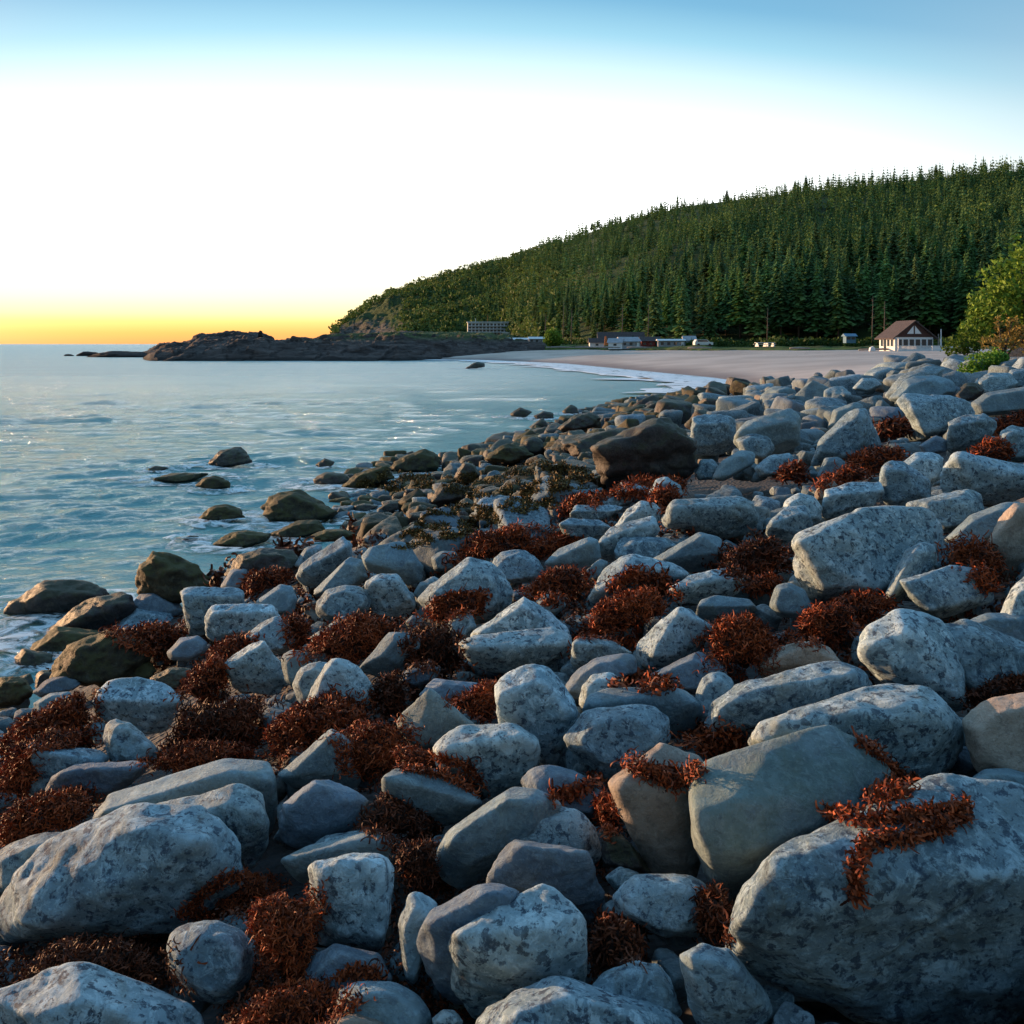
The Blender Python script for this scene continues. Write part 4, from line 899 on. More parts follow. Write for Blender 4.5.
# ---- foam where the sea washes round the outer rocks
fv, ff, o_ = [], [], 0
for (c, Wd) in SEAR:
    n = 40; th = np.linspace(0, 2 * math.pi, n, endpoint=False); sd_ = int(abs(c[0] * 31 + c[1] * 7)) % 97
    wob = 1 + .3 * vnoise(np.stack([np.cos(th) * 1.7 + sd_, np.sin(th) * 1.7, 0 * th], 1), 4)
    for q, (rr, zz) in enumerate(((.42, .05), (.62, .085), (.95, .03))):
        R_ = Wd * rr * (wob if q else 1); x = c[0] + np.cos(th) * R_ * 1.25 - (.1 * Wd if q == 2 else 0); y = c[1] + np.sin(th) * R_ * .8; fv.append(np.stack([x, y, sea_z(x[None], y[None])[0] + zz], 1))
    i = np.arange(n); j = (i + 1) % n
    for q in range(2): ff.append(np.stack([i, j, j + n, i + n], 1) + o_ + q * n)
    o_ += 3 * n
k = NM('wash foam', .6, .3); k.col((.78, .86, .88)); co = k.coord('Object', False); nz = k.noise(k.scale(co, (1, 1.6, 1)), 2.6, 7, .72, .9); k.l(k.ramp(nz, .43, .60, 0., .9), k.b.inputs['Alpha'])
tag(link('wash_foam', mesh_np('wash_foam', np.concatenate(fv), np.concatenate(ff), k.m)), 'thin white foam washing round the outer sea rocks', kind='stuff')
# ---- finish the seaweed heaps with loose fronds spilling over the neighbouring stones
bpy.context.view_layer.update(); dg = bpy.context.evaluated_depsgraph_get()
for V, fc, RV, RF, tint, c, m, lab, size, oo, d0 in WQ:
        cc_ = oo.mean(0); per = np.vstack([oo, oo[:1]]); seg = np.hypot(*np.diff(per, axis=0).T); T_ = np.concatenate([[0], np.cumsum(seg)])
        n = int(T_[-1] * d0 / F / size * 30); u = rs.uniform(0, T_[-1], n); P_ = np.stack([np.interp(u, T_, per[:, 0]), np.interp(u, T_, per[:, 1])], 1)
        P_ = cc_ + (P_ - cc_) * (rs.uniform(.6, 1.0, n) + np.abs(rs.normal(0, .09, n)) * (1 + 1.2 * vnoise(np.stack([u * .05, 0 * u, 0 * u], 1), 8)))[:, None]
        HP, HN = [], []
        for a, b in P_:
            hit, loc, nor, *_ = scene.ray_cast(dg, Vector((0, 0, H)), Vector(((a - 512) / F, 1, -(b - HZ) / F)).normalized())
            if hit and abs(loc[1] - c[1]) < .10 + .07 * d0 and loc[2] > .05: HP.append(loc[:]); HN.append(nor[:])
        if HP:
            HP, HN = np.array(HP), np.array(HN); HP += HN * rs.uniform(0, size * .6, (len(HP), 1)); RV2, RF2 = ribbons(HP, HN, size * 1.3, rs, .14)
            RF = np.concatenate([RF, RF2 + len(RV)]); RV = np.concatenate([RV, RV2]); tint = np.concatenate([tint, np.repeat(np.clip(rs.normal(.42, .25, len(HP)), 0, 1), 14)])
        VV = np.concatenate([V - (V - c) * .03, RV]); q4 = RF + len(V)
        base = np.array([c[0], c[1], V[:, 2].min()])
        me = bpy.data.meshes.new('seaweed_clump'); me.vertices.add(len(VV)); me.vertices.foreach_set('co', (VV - base).astype(np.float32).ravel())
        li = np.concatenate([fc.ravel(), q4.ravel()]).astype(np.int32); tot = np.concatenate([np.full(len(fc), 3), np.full(len(q4), 4)]).astype(np.int32)
        me.loops.add(len(li)); me.loops.foreach_set('vertex_index', li); me.polygons.add(len(tot))
        me.polygons.foreach_set('loop_start', (np.cumsum(tot) - tot).astype(np.int32)); me.polygons.foreach_set('loop_total', tot)
        at = me.attributes.new('tint', 'FLOAT', 'POINT'); at.data.foreach_set('value', np.concatenate([np.zeros(len(V)), tint]).astype(np.float32))
        me.update(); me.materials.append(M[m]); tag(link('seaweed_clump', me, base), lab, 'seaweed', 'heaps of seaweed among the stones')
# ---- thin wrack of torn weed lying in the gaps
HP, HN, HS = [], [], []
for a, b in zip(rs.uniform(0, 1024, 30000), rs.uniform(520, 1024, 30000)):
    hit, loc, nor, _, ob, _ = scene.ray_cast(dg, Vector((0, 0, H)), Vector(((a - 512) / F, 1, -(b - HZ) / F)).normalized())
    if hit and (ob.name.startswith(('cobbles', 'rocky_shore'))):
        if float(fbm(np.array([[loc[0] * 1.3, loc[1] * 1.1, 0]]), 2, 66)[0]) > -.12 + (.25 if a > 700 else 0) and loc[2] > .25: HP.append(loc[:]); HN.append(nor[:]); HS.append(loc[1])
HP, HN = np.array(HP), np.array(HN); HP = HP + HN * rs.uniform(0, .02, (len(HP), 1)); HS = np.array(HS)
VS_, FS_, o_ = [], [], 0
for lo, hi in ((0, 3.5), (3.5, 6), (6, 10), (10, 30)):
    q = (HS >= lo) & (HS < hi)
    if q.sum() > 3: RV, RF = ribbons(np.repeat(HP[q], 3, 0) + rs.normal(0, .012, (3 * q.sum(), 3)), np.repeat(HN[q], 3, 0), max(.023, (lo + hi) / 2 * .008), rs, .25); VS_.append(RV); FS_.append(RF + o_); o_ += len(RV)
VS_ = np.concatenate(VS_); tag(link('seaweed_wrack', mesh_np('seaweed_wrack', VS_, np.concatenate(FS_), M['weed_dark'], attr=np.repeat(np.clip(rs.normal(.45, .3, len(VS_) // 14), 0, 1), 14))), 'scattered wrack of torn brown weed in the gaps between stones', kind='stuff')
# ---- low olive weed carpets growing over the tidal stones
for o, lab in OLIVE:
    oo = np.array(o); lo, hi = oo.min(0), oo.max(0); n = int((hi - lo).prod() * 2.6); px, py = rs.uniform(lo[0] - 3, hi[0] + 3, n), rs.uniform(lo[1] - 3, hi[1] + 3, n)
    kp = inpoly(px, py, [tuple(q) for q in oo]) & (vnoise(np.stack([px * .11, py * .22, 0 * px], 1), 17) > -.15); HP, HN = [], []
    for a, b in zip(px[kp], py[kp]):
        hit, loc, nor, _, ob, _ = scene.ray_cast(dg, Vector((0, 0, H)), Vector(((a - 512) / F, 1, -(b - HZ) / F)).normalized())
        if hit and loc[2] > .02 and not ob.name.startswith('sea'): HP.append(loc[:]); HN.append(nor[:])
    HP, HN = np.array(HP), np.array(HN); size = float(np.median(HP[:, 1])) * .0046; RV, RF = ribbons(HP, HN, size, rs, .26); base = RV.mean(0); base[2] = RV[:, 2].min()
    tag(link('seaweed_carpet', mesh_np('seaweed_carpet', RV - base, RF, M['weed_olive'], attr=np.repeat(np.clip(rs.normal(.45, .28, len(HP)), 0, 1), 14)), base), lab, 'seaweed', 'olive weed on the tidal flat')
# ---- seaweed draped over stones
for ln in DRAPES.strip().splitlines():
    hw, path, lab = ln.split('|')
    if not lab: continue
    hw = float(hw); pt = np.array(parse(path)); seg = np.hypot(*np.diff(pt, axis=0).T); T_ = np.concatenate([[0], np.cumsum(seg)]); n = int(T_[-1] * hw * .7) + 90
    u = rs.uniform(0, T_[-1], n); px = np.interp(u, T_, pt[:, 0]) + rs.normal(0, hw * .45, n); py = np.interp(u, T_, pt[:, 1]) + rs.normal(0, hw * .38, n)
    HP, HN = [], []
    for a, b in zip(px, py):
        dr = Vector(((a - 512) / F, 1, -(b - HZ) / F)).normalized(); hit, loc, nor, *_ = scene.ray_cast(dg, Vector((0, 0, H)), dr)
        if hit: HP.append(loc[:]); HN.append(nor[:])
    HP, HN = np.array(HP), np.array(HN); md = np.median(HP[:, 1]); kk = np.abs(HP[:, 1] - md) < .35 * max(1, md / 3); HP, HN = HP[kk], HN[kk]
    size = max(.026, md * .010); lift = rs.uniform(0, .035 * min(1, hw / 8), len(HP)); HP = HP + HN * lift[:, None]
    RV, RF = ribbons(HP, HN, size * 1.1, rs, .17); base = RV.mean(0); base[2] = RV[:, 2].min()
    tag(link('seaweed_strand', mesh_np('seaweed_strand', RV - base, RF, M['weed'], attr=np.repeat(np.clip(rs.normal(.42, .25, len(HP)), 0, 1), 14)), base), lab, 'seaweed', 'heaps of seaweed among the stones')
# ------------------------------------------------------------------ far rocks off the headland
def islet(px, py, d, wpx, hpx, lab, seed, flatb=.35):
    W = wpx * d / F; Hh = hpx * d / F; q = np.random.default_rng(seed)
    N = q.normal(size=(26, 3)); N[:, 2] = np.abs(N[:, 2]) * 1.2; N /= np.linalg.norm(N, axis=1, keepdims=True); h = q.uniform(.75, 1., 26)
    N = np.vstack([N, [[0, 0, -1]]]); h = np.append(h, .3)
    V, fc = star(N, h, np.zeros(3), np.ones(3), 4, 9, seed, 3.0, 2, 1.0); V = V * [W / 1.7, W / 3.2, Hh / .85]
    o = P3(px, py, d); tag(link('islet', mesh_np('islet', V, fc, M['headland']), (o[0], o[1], max(0, -.0))), lab, 'rock', 'low rocks off the headland')
islet(88, 357, 262, 24, 5.0, 'low dark islet just off the seaward tip of the headland', 3)
islet(68, 358, 262, 9, 2.2, 'tiny dark rock farthest out beyond the headland islet', 5)
islet(122, 356, 240, 60, 6.5, 'flat dark reef joining the seaward tip of the headland', 8)
islet(170, 354, 250, 90, 8, 'long low back reef of the headland tip against the yellow sky', 9)
b = MB().prism([(-.5, 0, 0), (.5, 0, 0), (.35, 0, 1.5), (-.1, 0, 1.7), (-.4, 0, 1.1)], 1, (0, .8, 0)); q = P3(260, 334, 212)
tag(b.build('rock_pinnacle', M['headland'], loc=(q[0], q[1], 5.0)), 'small upright rock pinnacle on the headland hump against the sunset', 'rock')

# ------------------------------------------------------------------ leaves and trees
def leaf_mat(name, a, b, obj=True, rough=.7):
    k = NM(name, rough, .25); at = k.n('ShaderNodeAttribute'); at.attribute_name = 'tint'; c = k.mix(at.outputs['Fac'], a, b)
    if obj: oi = k.n('ShaderNodeObjectInfo'); c = k.mix(1.0, c, oi.outputs['Color'], 'MULTIPLY')
    k.col(c); tr = k.n('ShaderNodeBsdfTranslucent'); k.l(c, tr.inputs[0]); mx = k.n('ShaderNodeMixShader'); mx.inputs[0].default_value = .25
    k.l(k.b.outputs[0], mx.inputs[1]); k.l(tr.outputs[0], mx.inputs[2]); k.l(mx.outputs[0], k.t.nodes['Material Output'].inputs[0]); return k.m
M['needle'] = leaf_mat('spruce needles', (.03, .082, .03), (.14, .28, .09))
M['broad'] = leaf_mat('broad leaves', (.06, .13, .02), (.30, .46, .06))
M['gold'] = leaf_mat('golden dry leaves', (.14, .10, .025), (.46, .33, .09))
M['fern'] = leaf_mat('bright fern', (.04, .13, .012), (.22, .42, .05))
M['bark'] = flat('bark', (.085, .06, .05), .9, .35, 4, .03); M['snag'] = flat('weathered bare wood', (.13, .11, .10), .85, .25, 3)
def conifer(Ht, R, nl, nb, rs_, z0=.12):
    """drooping whorls of jagged sprays; returns crown verts, triangles, tint"""
    V, T, A = [], [], []
    for i in range(nl):
        t = i / (nl - 1); z = Ht * (z0 + (1 - z0) * t ** .95); rad = R * ((1 - t) ** .8) * rs_.uniform(.7, 1.15) + .03 * R
        n = max(3, int(round(nb * (1 - .5 * t)))); ph = rs_.uniform(0, 6.28)
        for j in range(n):
            a = ph + 6.283 * j / n + rs_.normal(0, .25); L = rad * rs_.uniform(.6, 1.18); dz = -L * rs_.uniform(.12, .5); w_ = L * rs_.uniform(.24, .42) + .04 * R
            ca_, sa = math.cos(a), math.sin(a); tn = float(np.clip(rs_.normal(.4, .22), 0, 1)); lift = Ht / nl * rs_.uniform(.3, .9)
            pts = [(0, 0, z + lift), (L * .45, w_, z + lift * .2 + dz * .35), (L * .62, w_ * .35, z + dz * .5), (L * .85, w_ * .55, z + dz * .95), (L, 0, z + dz * .8), (L * .8, -w_ * .6, z + dz), (L * .6, -w_ * .3, z + dz * .5), (L * .42, -w_, z + lift * .1 + dz * .3)]
            b_ = len(V)
            for x, y, zz in pts: V.append((x * ca_ - y * sa, x * sa + y * ca_, zz))
            for q in range(1, 7): T.append((b_, b_ + q, b_ + q + 1))
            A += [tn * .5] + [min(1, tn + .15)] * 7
    return np.array(V), np.array(T), np.array(A)
def leafball(c, rad, n, size, rs_, shell=.55):
    """leaf quads spread through an uneven crown"""
    d = rs_.normal(size=(n, 3)); d /= np.linalg.norm(d, axis=1, keepdims=True); rr = rs_.uniform(shell, 1, n) ** .6
    lump = 1 + .35 * fbm(d * 2.1 + c[0], 3, int(rs_.integers(1, 99))); P = np.array(c) + d * rad * (rr * lump)[:, None]
    a = rs_.normal(size=(n, 3)); a /= np.linalg.norm(a, axis=1, keepdims=True); b = np.cross(a, rs_.normal(size=(n, 3))); b /= np.linalg.norm(b, axis=1, keepdims=True)
    s = size * rs_.uniform(.6, 1.4, (n, 1)); V = np.stack([P - a * s, P + b * s * .5, P + a * s, P - b * s * .5], 1).reshape(-1, 3)
    return V, np.arange(4 * n).reshape(-1, 4), np.repeat(np.clip(rs_.normal(.42, .24, n) + .25 * vnoise(P / (np.mean(rad) * .35), 7), 0, 1), 4)
tr = np.random.default_rng(21)
PROT = []
for i in range(6):
    Ht = 1.0; V, T_, A = conifer(1, tr.uniform(.15, .20), 26, 10, tr, tr.uniform(.10, .3)); cm = mesh_np('crown', V, T_, M['needle'], False, A)
    mb = MB().tube([(0, 0, -.06), (.004, 0, .4), (0, 0, .97)], [.014, .010, .002], 6); t_ = mb.build('trunk', M['bark'], smooth=True); tm = t_.data; bpy.data.objects.remove(t_); PROT.append((cm, tm))
def forest_foot(px): return np.interp(px, FPX, FY)
cnt = 0
lab_b = ['dark spruce in the dense front rank of the wood behind the beach', 'dark spruce a row or two back in the wood behind the beach', 'dark spruce standing up the lower slope of the wooded hill']
spots = []
tries = 0
while len(spots) < 262 and tries < 6000:
    tries += 1; px = tr.uniform(535, 1130); row = tr.choice([0, 1, 2], p=[.34, .33, .33]); t = [tr.uniform(0, .035), tr.uniform(.035, .08), tr.uniform(.08, .15)][row]
    X, Y, Z = [float(v) for v in hill_pt(np.array(px), np.array(t))]
    if px < 590 and row == 0 and tr.random() < .6: continue
    if any(abs(X - a) < 2.6 and abs(Y - b) < 3.2 for a, b, *_ in spots): continue
    spots.append((X, Y, Z, row, px))
for X, Y, Z, row, px in spots:
    cm, tm = PROT[tr.integers(6)]; h = tr.uniform(9.5, 18.5) * (1.0 + .25 * (px > 740)) * (.75 if px < 620 else 1); e = bpy.data.objects.new('spruce_tree', None); C.objects.link(e); e.location = (X, Y, Z - .3); e.rotation_euler = (0, 0, tr.uniform(0, 6.28)); e.scale = (h * tr.uniform(.85, 1.25), h, h); e.empty_display_size = .2
    bi = int(np.searchsorted([600, 665, 740, 835, 905, 960], px)); bn = ('by the hotel and round tree', 'above the brown-roofed cabin', 'above the white shelter and car', 'above the picnic tables', 'around the blue shed', 'behind the beach house', 'behind the leaning bank tree')[bi]
    rn = ('front-rank', 'second-rank', 'lower-slope')[row]; tag(e, f'dark {rn} spruce of the wood {bn}', 'tree', f'{rn} spruces {bn}')
    c_ = link('crown', cm, parent=e); k_ = tr.uniform(.65, 1.45); c_.color = (k_ * tr.uniform(.85, 1.35), k_, k_ * tr.uniform(.7, 1.1), 1); link('trunk', tm, parent=e)
# the wood on the slope behind: one mass
LOW = [conifer(1, .2, 9, 6, tr, .05) for _ in range(7)]
Vs, Ts, As = [], [], []; off = 0; nf = 0
def add_t(X, Y, Z, h, kk, br):
    global off
    V, T_, A = LOW[kk]; a = tr.uniform(0, 6.28); ca_, sa = math.cos(a) * h, math.sin(a) * h; wd = tr.uniform(.9, 1.5)
    W_ = np.stack([(V[:, 0] * ca_ - V[:, 1] * sa) * wd + X, (V[:, 0] * sa + V[:, 1] * ca_) * wd + Y, V[:, 2] * h + Z - .5], 1)
    Vs.append(W_); Ts.append(T_ + off); As.append(np.clip(A * .7 + br, 0, 1)); off += len(V)
for _ in range(5600):
    px = tr.uniform(385, 1200); t = tr.uniform(.13, 1.03) if px > 540 else tr.uniform(.02, 1.02)
    X, Y, Z = [float(v) for v in hill_pt(np.array(px), np.array(t))]
    if px < 480 and tr.random() < .65 - (px - 395) / 200: continue
    h = tr.choice([tr.uniform(4, 8), tr.uniform(7, 13)]) * (1 + .25 * float(vnoise(np.array([[X * .02, Y * .02, 3.]]), 9)[0])) * (1 if px > 560 else .55 + .45 * max(0, (px - 400) / 160)) * (tr.uniform(.35, .7) if t > .86 else 1)
    add_t(X, Y, Z, h, tr.integers(7), tr.normal(.04, .13) + .20 * float(vnoise(np.array([[X * .03, Y * .03, 0]]), 3)[0]))
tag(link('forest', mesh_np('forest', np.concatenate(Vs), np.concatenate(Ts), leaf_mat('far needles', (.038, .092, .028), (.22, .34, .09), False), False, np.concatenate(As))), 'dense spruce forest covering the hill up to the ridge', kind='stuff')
# scrub on the seaward slope and at the foot of the wood
Vs, Ts, As = [], [], []; off = 0
for _ in range(1500):
    px = tr.uniform(335, 560); t = tr.uniform(.0, 1.0); X, Y, Z = [float(v) for v in hill_pt(np.array(px), np.array(t))]
    py_ = HZ - (Z - H) * F / Y
    if px < 402 and py_ > np.interp(px, RPX, RPY) + 5: continue
    r = tr.uniform(1.8, 4.2); V, f_, A = leafball((X, Y, Z + r * .4), np.array([r, r, r * .8]), 46, r * .3, tr, .7); Vs.append(V); Ts.append(f_ + off); As.append(A); off += len(V)
tag(link('scrub', mesh_np('scrub', np.concatenate(Vs), np.concatenate(Ts), leaf_mat('scrub leaves', (.045, .085, .02), (.17, .25, .06), False), False, np.concatenate(As))), 'low green scrub over the seaward slope of the hill', kind='stuff')
Vs, Ts, As = [], [], []; off = 0
for _ in range(900):
    px = tr.uniform(480, 1200); t = tr.uniform(.04, 1.0); X, Y, Z = [float(v) for v in hill_pt(np.array(px), np.array(t))]
    if float(vnoise(np.array([[X * .02, Y * .02, 8.]]), 4)[0]) < -.1: continue
    r = tr.uniform(1.5, 3.0); V, f_, A = leafball((X, Y, Z + r * 1.6), np.array([r, r, r * 1.5]), 60, r * .24, tr, .6); Vs.append(V); Ts.append(f_ + off); As.append(np.clip(A * .8 + tr.normal(0, .18), 0, 1)); off += len(V)
tag(link('woodland', mesh_np('woodland', np.concatenate(Vs), np.concatenate(Ts), leaf_mat('woodland leaves', (.035, .085, .022), (.19, .30, .07), False), False, np.concatenate(As))), 'rounder broadleaf crowns mixed through the spruce forest on the hill', kind='stuff')
Vs, Ts, As = [], [], []; off = 0
for _ in range(520):
    px = tr.uniform(525, 1120); y0 = float(forest_foot(px)); Y = y0 - tr.uniform(-3, 16) * (1 if px > 600 else .6); X = (px - 512) / F * Y; r = tr.uniform(.7, 2.0)
    zz = 2.9 if px > 560 else 3.2
    V, f_, A = leafball((X, Y, zz + r * .35), np.array([r * 1.4, r, r * .75]), 60, r * .26, tr, .7); Vs.append(V); Ts.append(f_ + off); As.append(np.clip(A + tr.normal(0, .2), 0, 1)); off += len(V)
tag(link('undergrowth', mesh_np('undergrowth', np.concatenate(Vs), np.concatenate(Ts), leaf_mat('undergrowth leaves', (.018, .045, .012), (.09, .16, .03), False), False, np.concatenate(As))), 'green bushes and brambles along the foot of the wood', kind='stuff')
# trees that stand out on the skyline
sky_l = [(592, 'pointed spruce alone on the skyline where the glow is strongest'), (598, 'shorter spruce beside the pointed one in the glow on the ridge'), (661, 'ragged spruce above the ridge line in the middle of the hill'), (727, 'bushy spruce breaking the skyline at the middle of the hill'), (795, 'short spruce of the skyline pair above the dark middle slope'), (806, 'tallest spruce on the skyline above the dark middle slope'), (828, 'thin spruce on the skyline just landward of the tallest one'), (936, 'stubby spruce on the high landward end of the ridge')]
for px, lab in sky_l:
    X, Y, Z = [float(v) for v in hill_pt(np.array(float(px)), np.array(.985))]; cm, tm = PROT[tr.integers(6)]; h = 9.5 if px != 806 else 12
    e = bpy.data.objects.new('spruce_tree', None); C.objects.link(e); e.location = (X, Y, Z - .5); e.scale = (h * 1.5, h * 1.5, h); tag(e, lab, 'tree'); c_ = link('crown', cm, parent=e); c_.color = (.8, .8, .8, 1); link('trunk', tm, parent=e)
# pale bare trunks
for px, Y, h, lab in ((563, 243, 12, 'tallest pale dead trunk behind the hotel car park edge of the wood'), (571, 241, 10, 'second pale dead trunk, close to the tallest one'), (545, 250, 9, 'short pale dead trunk near the hotel'), (622, 232, 11, 'thin grey dead tree above the brown-roofed cabin'), (648, 233, 12, 'reddish leafless tree in the wood above the cabins'), (872, 197, 11, 'tall pale trunk in the wood behind the beach house'), (884, 198, 10, 'slimmer pale trunk behind the beach house roof'), (767, 212, 9, 'grey leafless trunk in front of the dark wood')):
    X = (px - 512) / F * Y; mb = MB().tube([(0, 0, -.3), (.1, 0, h * .5), (.25, .1, h)], [.15, .10, .03], 7); h = h
    e = mb.build('dead_tree', M['snag'], loc=(X, Y, 3.0), smooth=True); tag(e, lab, 'tree')
    mb = MB()
    for _ in range(12): z = tr.uniform(.35, .95) * h; a = tr.uniform(0, 6.28); L = tr.uniform(.5, 1.8) * (1.2 - z / h); mb.tube([(.1, 0, z), (.1 + math.cos(a) * L, math.sin(a) * L, z + L * .5)], [.05, .015], 4)
    mb.build('branches', M['snag'], e)
def shrub(name, lab, cat, loc, blobs, n, size, mat, trunk=True, seed=1, col_=(1, 1, 1, 1), grp=None):
    q = np.random.default_rng(seed); vs, fs, as_ = [], [], []; o_ = 0
    e = bpy.data.objects.new(name, None); C.objects.link(e); e.location = loc; tag(e, lab, cat, grp)
    for cx, cy, cz, rx, ry, rz in blobs:
        V, f_, A = leafball((cx, cy, cz), np.array([rx, ry, rz]), int(n * rx * rz), size, q, .35); vs.append(V); fs.append(f_ + o_); as_.append(A); o_ += len(V)
    c_ = link('crown', mesh_np('crown', np.concatenate(vs), np.concatenate(fs), mat, False, np.concatenate(as_)), parent=e); c_.color = col_
    if trunk:
        mb = MB()
        for cx, cy, cz, rx, ry, rz in blobs: mb.tube([(0, 0, -.2), (cx * .45, cy * .45, cz * .5), (cx, cy, cz + rz * .4)], [.035 * rz + .03, .025 * rz + .02, .01], 6)
        mb.build('trunk', M['bark'], e, smooth=True)
    return e
q = P3(553, 336, 238); shrub('broadleaf_tree', 'round bright green tree standing by the hotel at the end of the beach', 'tree', (q[0], 238, 2.8), [(0, 0, 2.6, 2.3, 2.2, 2.3), (.8, 0, 1.4, 1.8, 1.6, 1.3), (-1, 0, 1.5, 1.5, 1.5, 1.3)], 300, .30, M['broad'], seed=4)
gz = lambda X, Y: float(ground(np.array([X]), np.array([Y]))[0])
# bank at the landward edge of the frame
def at_g(px, d): X = (px - 512) / F * d; return (X, d, gz(X, d) - .1)
x, y, z = at_g(1012, 31)
shrub('leaning_tree', 'leafy green tree leaning seaward over the bank at the frame edge', 'tree', (x + .8, y + .5, z), [(-.2, 0, 2.2, 1.2, 1.1, 1.0), (.9, 0, 3.2, 1.2, 1.2, .9), (-1.1, .1, 1.2, .9, .9, .75), (1.9, 0, 2.4, 1.3, 1.2, 1.3), (.3, .3, 1.3, 1.2, 1.1, .9), (-1.7, 0, .55, .6, .7, .6), (2.2, 0, 3.9, 1.3, 1., .8)], 1500, .085, M['broad'], seed=6)
x, y, z = at_g(1003, 28.5)
shrub('golden_shrub', 'golden-brown sunlit shrub in front of the leaning tree', 'shrub', (x, y, z), [(.1, 0, .45, .4, .5, .35), (.75, .1, .55, .5, .5, .45), (-.4, -.1, .35, .35, .4, .3), (.3, 0, .95, .22, .3, .35), (-.15, 0, 1.0, .12, .2, .3)], 1700, .055, M['gold'], seed=8)
x, y, z = at_g(985, 25.5)
shrub('fern_bush', 'vivid bright green fern bush low on the bank among the stones', 'shrub', (x, y, z + .12), [(0, 0, .30, .55, .5, .36), (.35, 0, .42, .4, .4, .36), (-.42, -.05, .14, .36, .4, .22)], 5200, .05, M['fern'], False, seed=9)
x, y, z = at_g(968, 31)
shrub('dark_shrub', 'small dark green shrub at the seaward foot of the bank', 'shrub', (x, y, z), [(0, 0, .4, .5, .5, .5), (-.5, 0, .2, .4, .4, .3)], 2600, .06, M['broad'], seed=10, col_=(.45, .5, .4, 1))

# ------------------------------------------------------------------ buildings by the beach
M['white'] = flat('white painted boards', (.74, .77, .80), .6, .06, 2); M['roofb'] = flat('brown shingles', (.075, .058, .058), .85, .3, 3, .02); M['brownw'] = flat('dark stained boards', (.075, .035, .03), .8, .25, 3)
M['glass'] = flat('window glass', (.03, .05, .07), .08, 0, spec=.8); M['conc'] = flat('pale concrete', (.80, .82, .84), .8, .08, .5); M['redw'] = flat('red painted boards', (.22, .035, .03), .7, .2, 2)
M['greyr'] = flat('grey roof sheet', (.34, .36, .40), .6, .15, 1); M['wood'] = flat('driftwood', (.30, .27, .25), .85, .25, 3); M['blue'] = flat('blue painted boards', (.10, .22, .34), .6, .1, 2); M['rust'] = flat('orange fabric', (.5, .16, .05), .7, .1, 4)
def empty(name, loc, rz, lab, cat, grp=None):
    e = bpy.data.objects.new(name, None); C.objects.link(e); e.location = loc; e.rotation_euler = (0, 0, rz); return tag(e, lab, cat, grp)
# beach house: side wall to the sea, gable to the shore
hx, hy = (914 - 512) / F * 150, 150
hs = empty('beach_house', (hx, hy, 2.3), math.radians(4), 'white beach house with steep brown roof, dark gable and white veranda', 'house')
Wg, Lg, hw_, hr = 6.6, 5.4, 2.35, 4.95
b = MB(); b.prism([(-Wg / 2, 0, 0), (Wg / 2, 0, 0), (Wg / 2, 0, hw_), (-Wg / 2, 0, hw_)], 1, (0, Lg, 0)); b.build('wall', M['white'], hs)
b = MB(); b.prism([(-Wg / 2, -.08, hw_ + .01), (Wg / 2, -.08, hw_ + .01), (0, -.08, hr - .1)], 1, (0, Lg + .1, 0)); b.build('gable', M['brownw'], hs)
b = MB()
for s in (-1, 1): b.prism([(s * (Wg / 2 + .6), -.6, hw_ - .38), (0, -.6, hr + .05), (0, -.6, hr + .22), (s * (Wg / 2 + .6), -.6, hw_ - .2)], 1, (0, Lg + 1.2, 0))
b.build('roof', M['roofb'], hs)
b = MB(); b.prism([(-1.25, -.11, hw_ + .55), (-.12, -.11, hw_ + .55), (-.12, -.11, hw_ + 1.9)], 1, (0, .02, 0)); w1 = b.build('window', M['white'], hs)
b = MB(); b.prism([(.12, -.11, hw_ + .55), (1.25, -.11, hw_ + .55), (.12, -.11, hw_ + 1.9)], 1, (0, .02, 0)); b.build('window', M['white'], hs)
for i, xx in enumerate((-2.9, -1.85, -.8, .25, 1.3, 2.35)):
    wi = MB().quadbox(xx - .06, xx + .86, -.05, .0, .75, 2.05).build('window', M['white'], hs); MB().quadbox(xx + .02, xx + .78, -.07, -.052, .83, 1.97).build('pane', M['glass'], wi)
for i, yy in enumerate((.5, 1.75, 4.0)):
    wi = MB().quadbox(-Wg / 2 - .05, -Wg / 2, yy - .06, yy + .86, .75, 2.0).build('window', M['white'], hs); MB().quadbox(-Wg / 2 - .07, -Wg / 2 - .052, yy + .02, yy + .78, .83, 1.92).build('pane', M['glass'], wi)
MB().quadbox(-Wg / 2 - .05, -Wg / 2, 2.95, 3.75, .05, 2.0).build('door', M['glass'], hs)
b = MB()
for i in range(34): xx = -3.6 + i * .22; b.quadbox(xx, xx + .07, -1.75, -1.7, .0, .85)
b.quadbox(-3.7, 3.9, -1.78, -1.68, .85, .93); b.quadbox(-3.7, 3.9, -1.72, -.02, -.35, -.02); b.quadbox(-3.75, 3.95, -1.86, -1.79, -.5, .35); b.build('veranda', M['white'], hs)
for xx in (-3.5, 3.7): MB().quadbox(xx - .07, xx + .07, -1.66, -1.52, 0, 2.1).build('post', M['white'], hs)
MB().quadbox(1.9, 2.3, 2.6, 3.0, hr - 1.4, hr + .1).build('chimney', M['roofb'], hs)
fx = (946 - 512) / F * 148
b = MB().quadbox(-3.2, 3.4, -.06, .06, -.3, .75); b.quadbox(-3.25, 3.45, -.1, .1, .76, .84); tag(b.build('white_wall', M['white'], loc=(fx, 146, 2.3)), 'low white wall running landward from the beach house', 'wall')
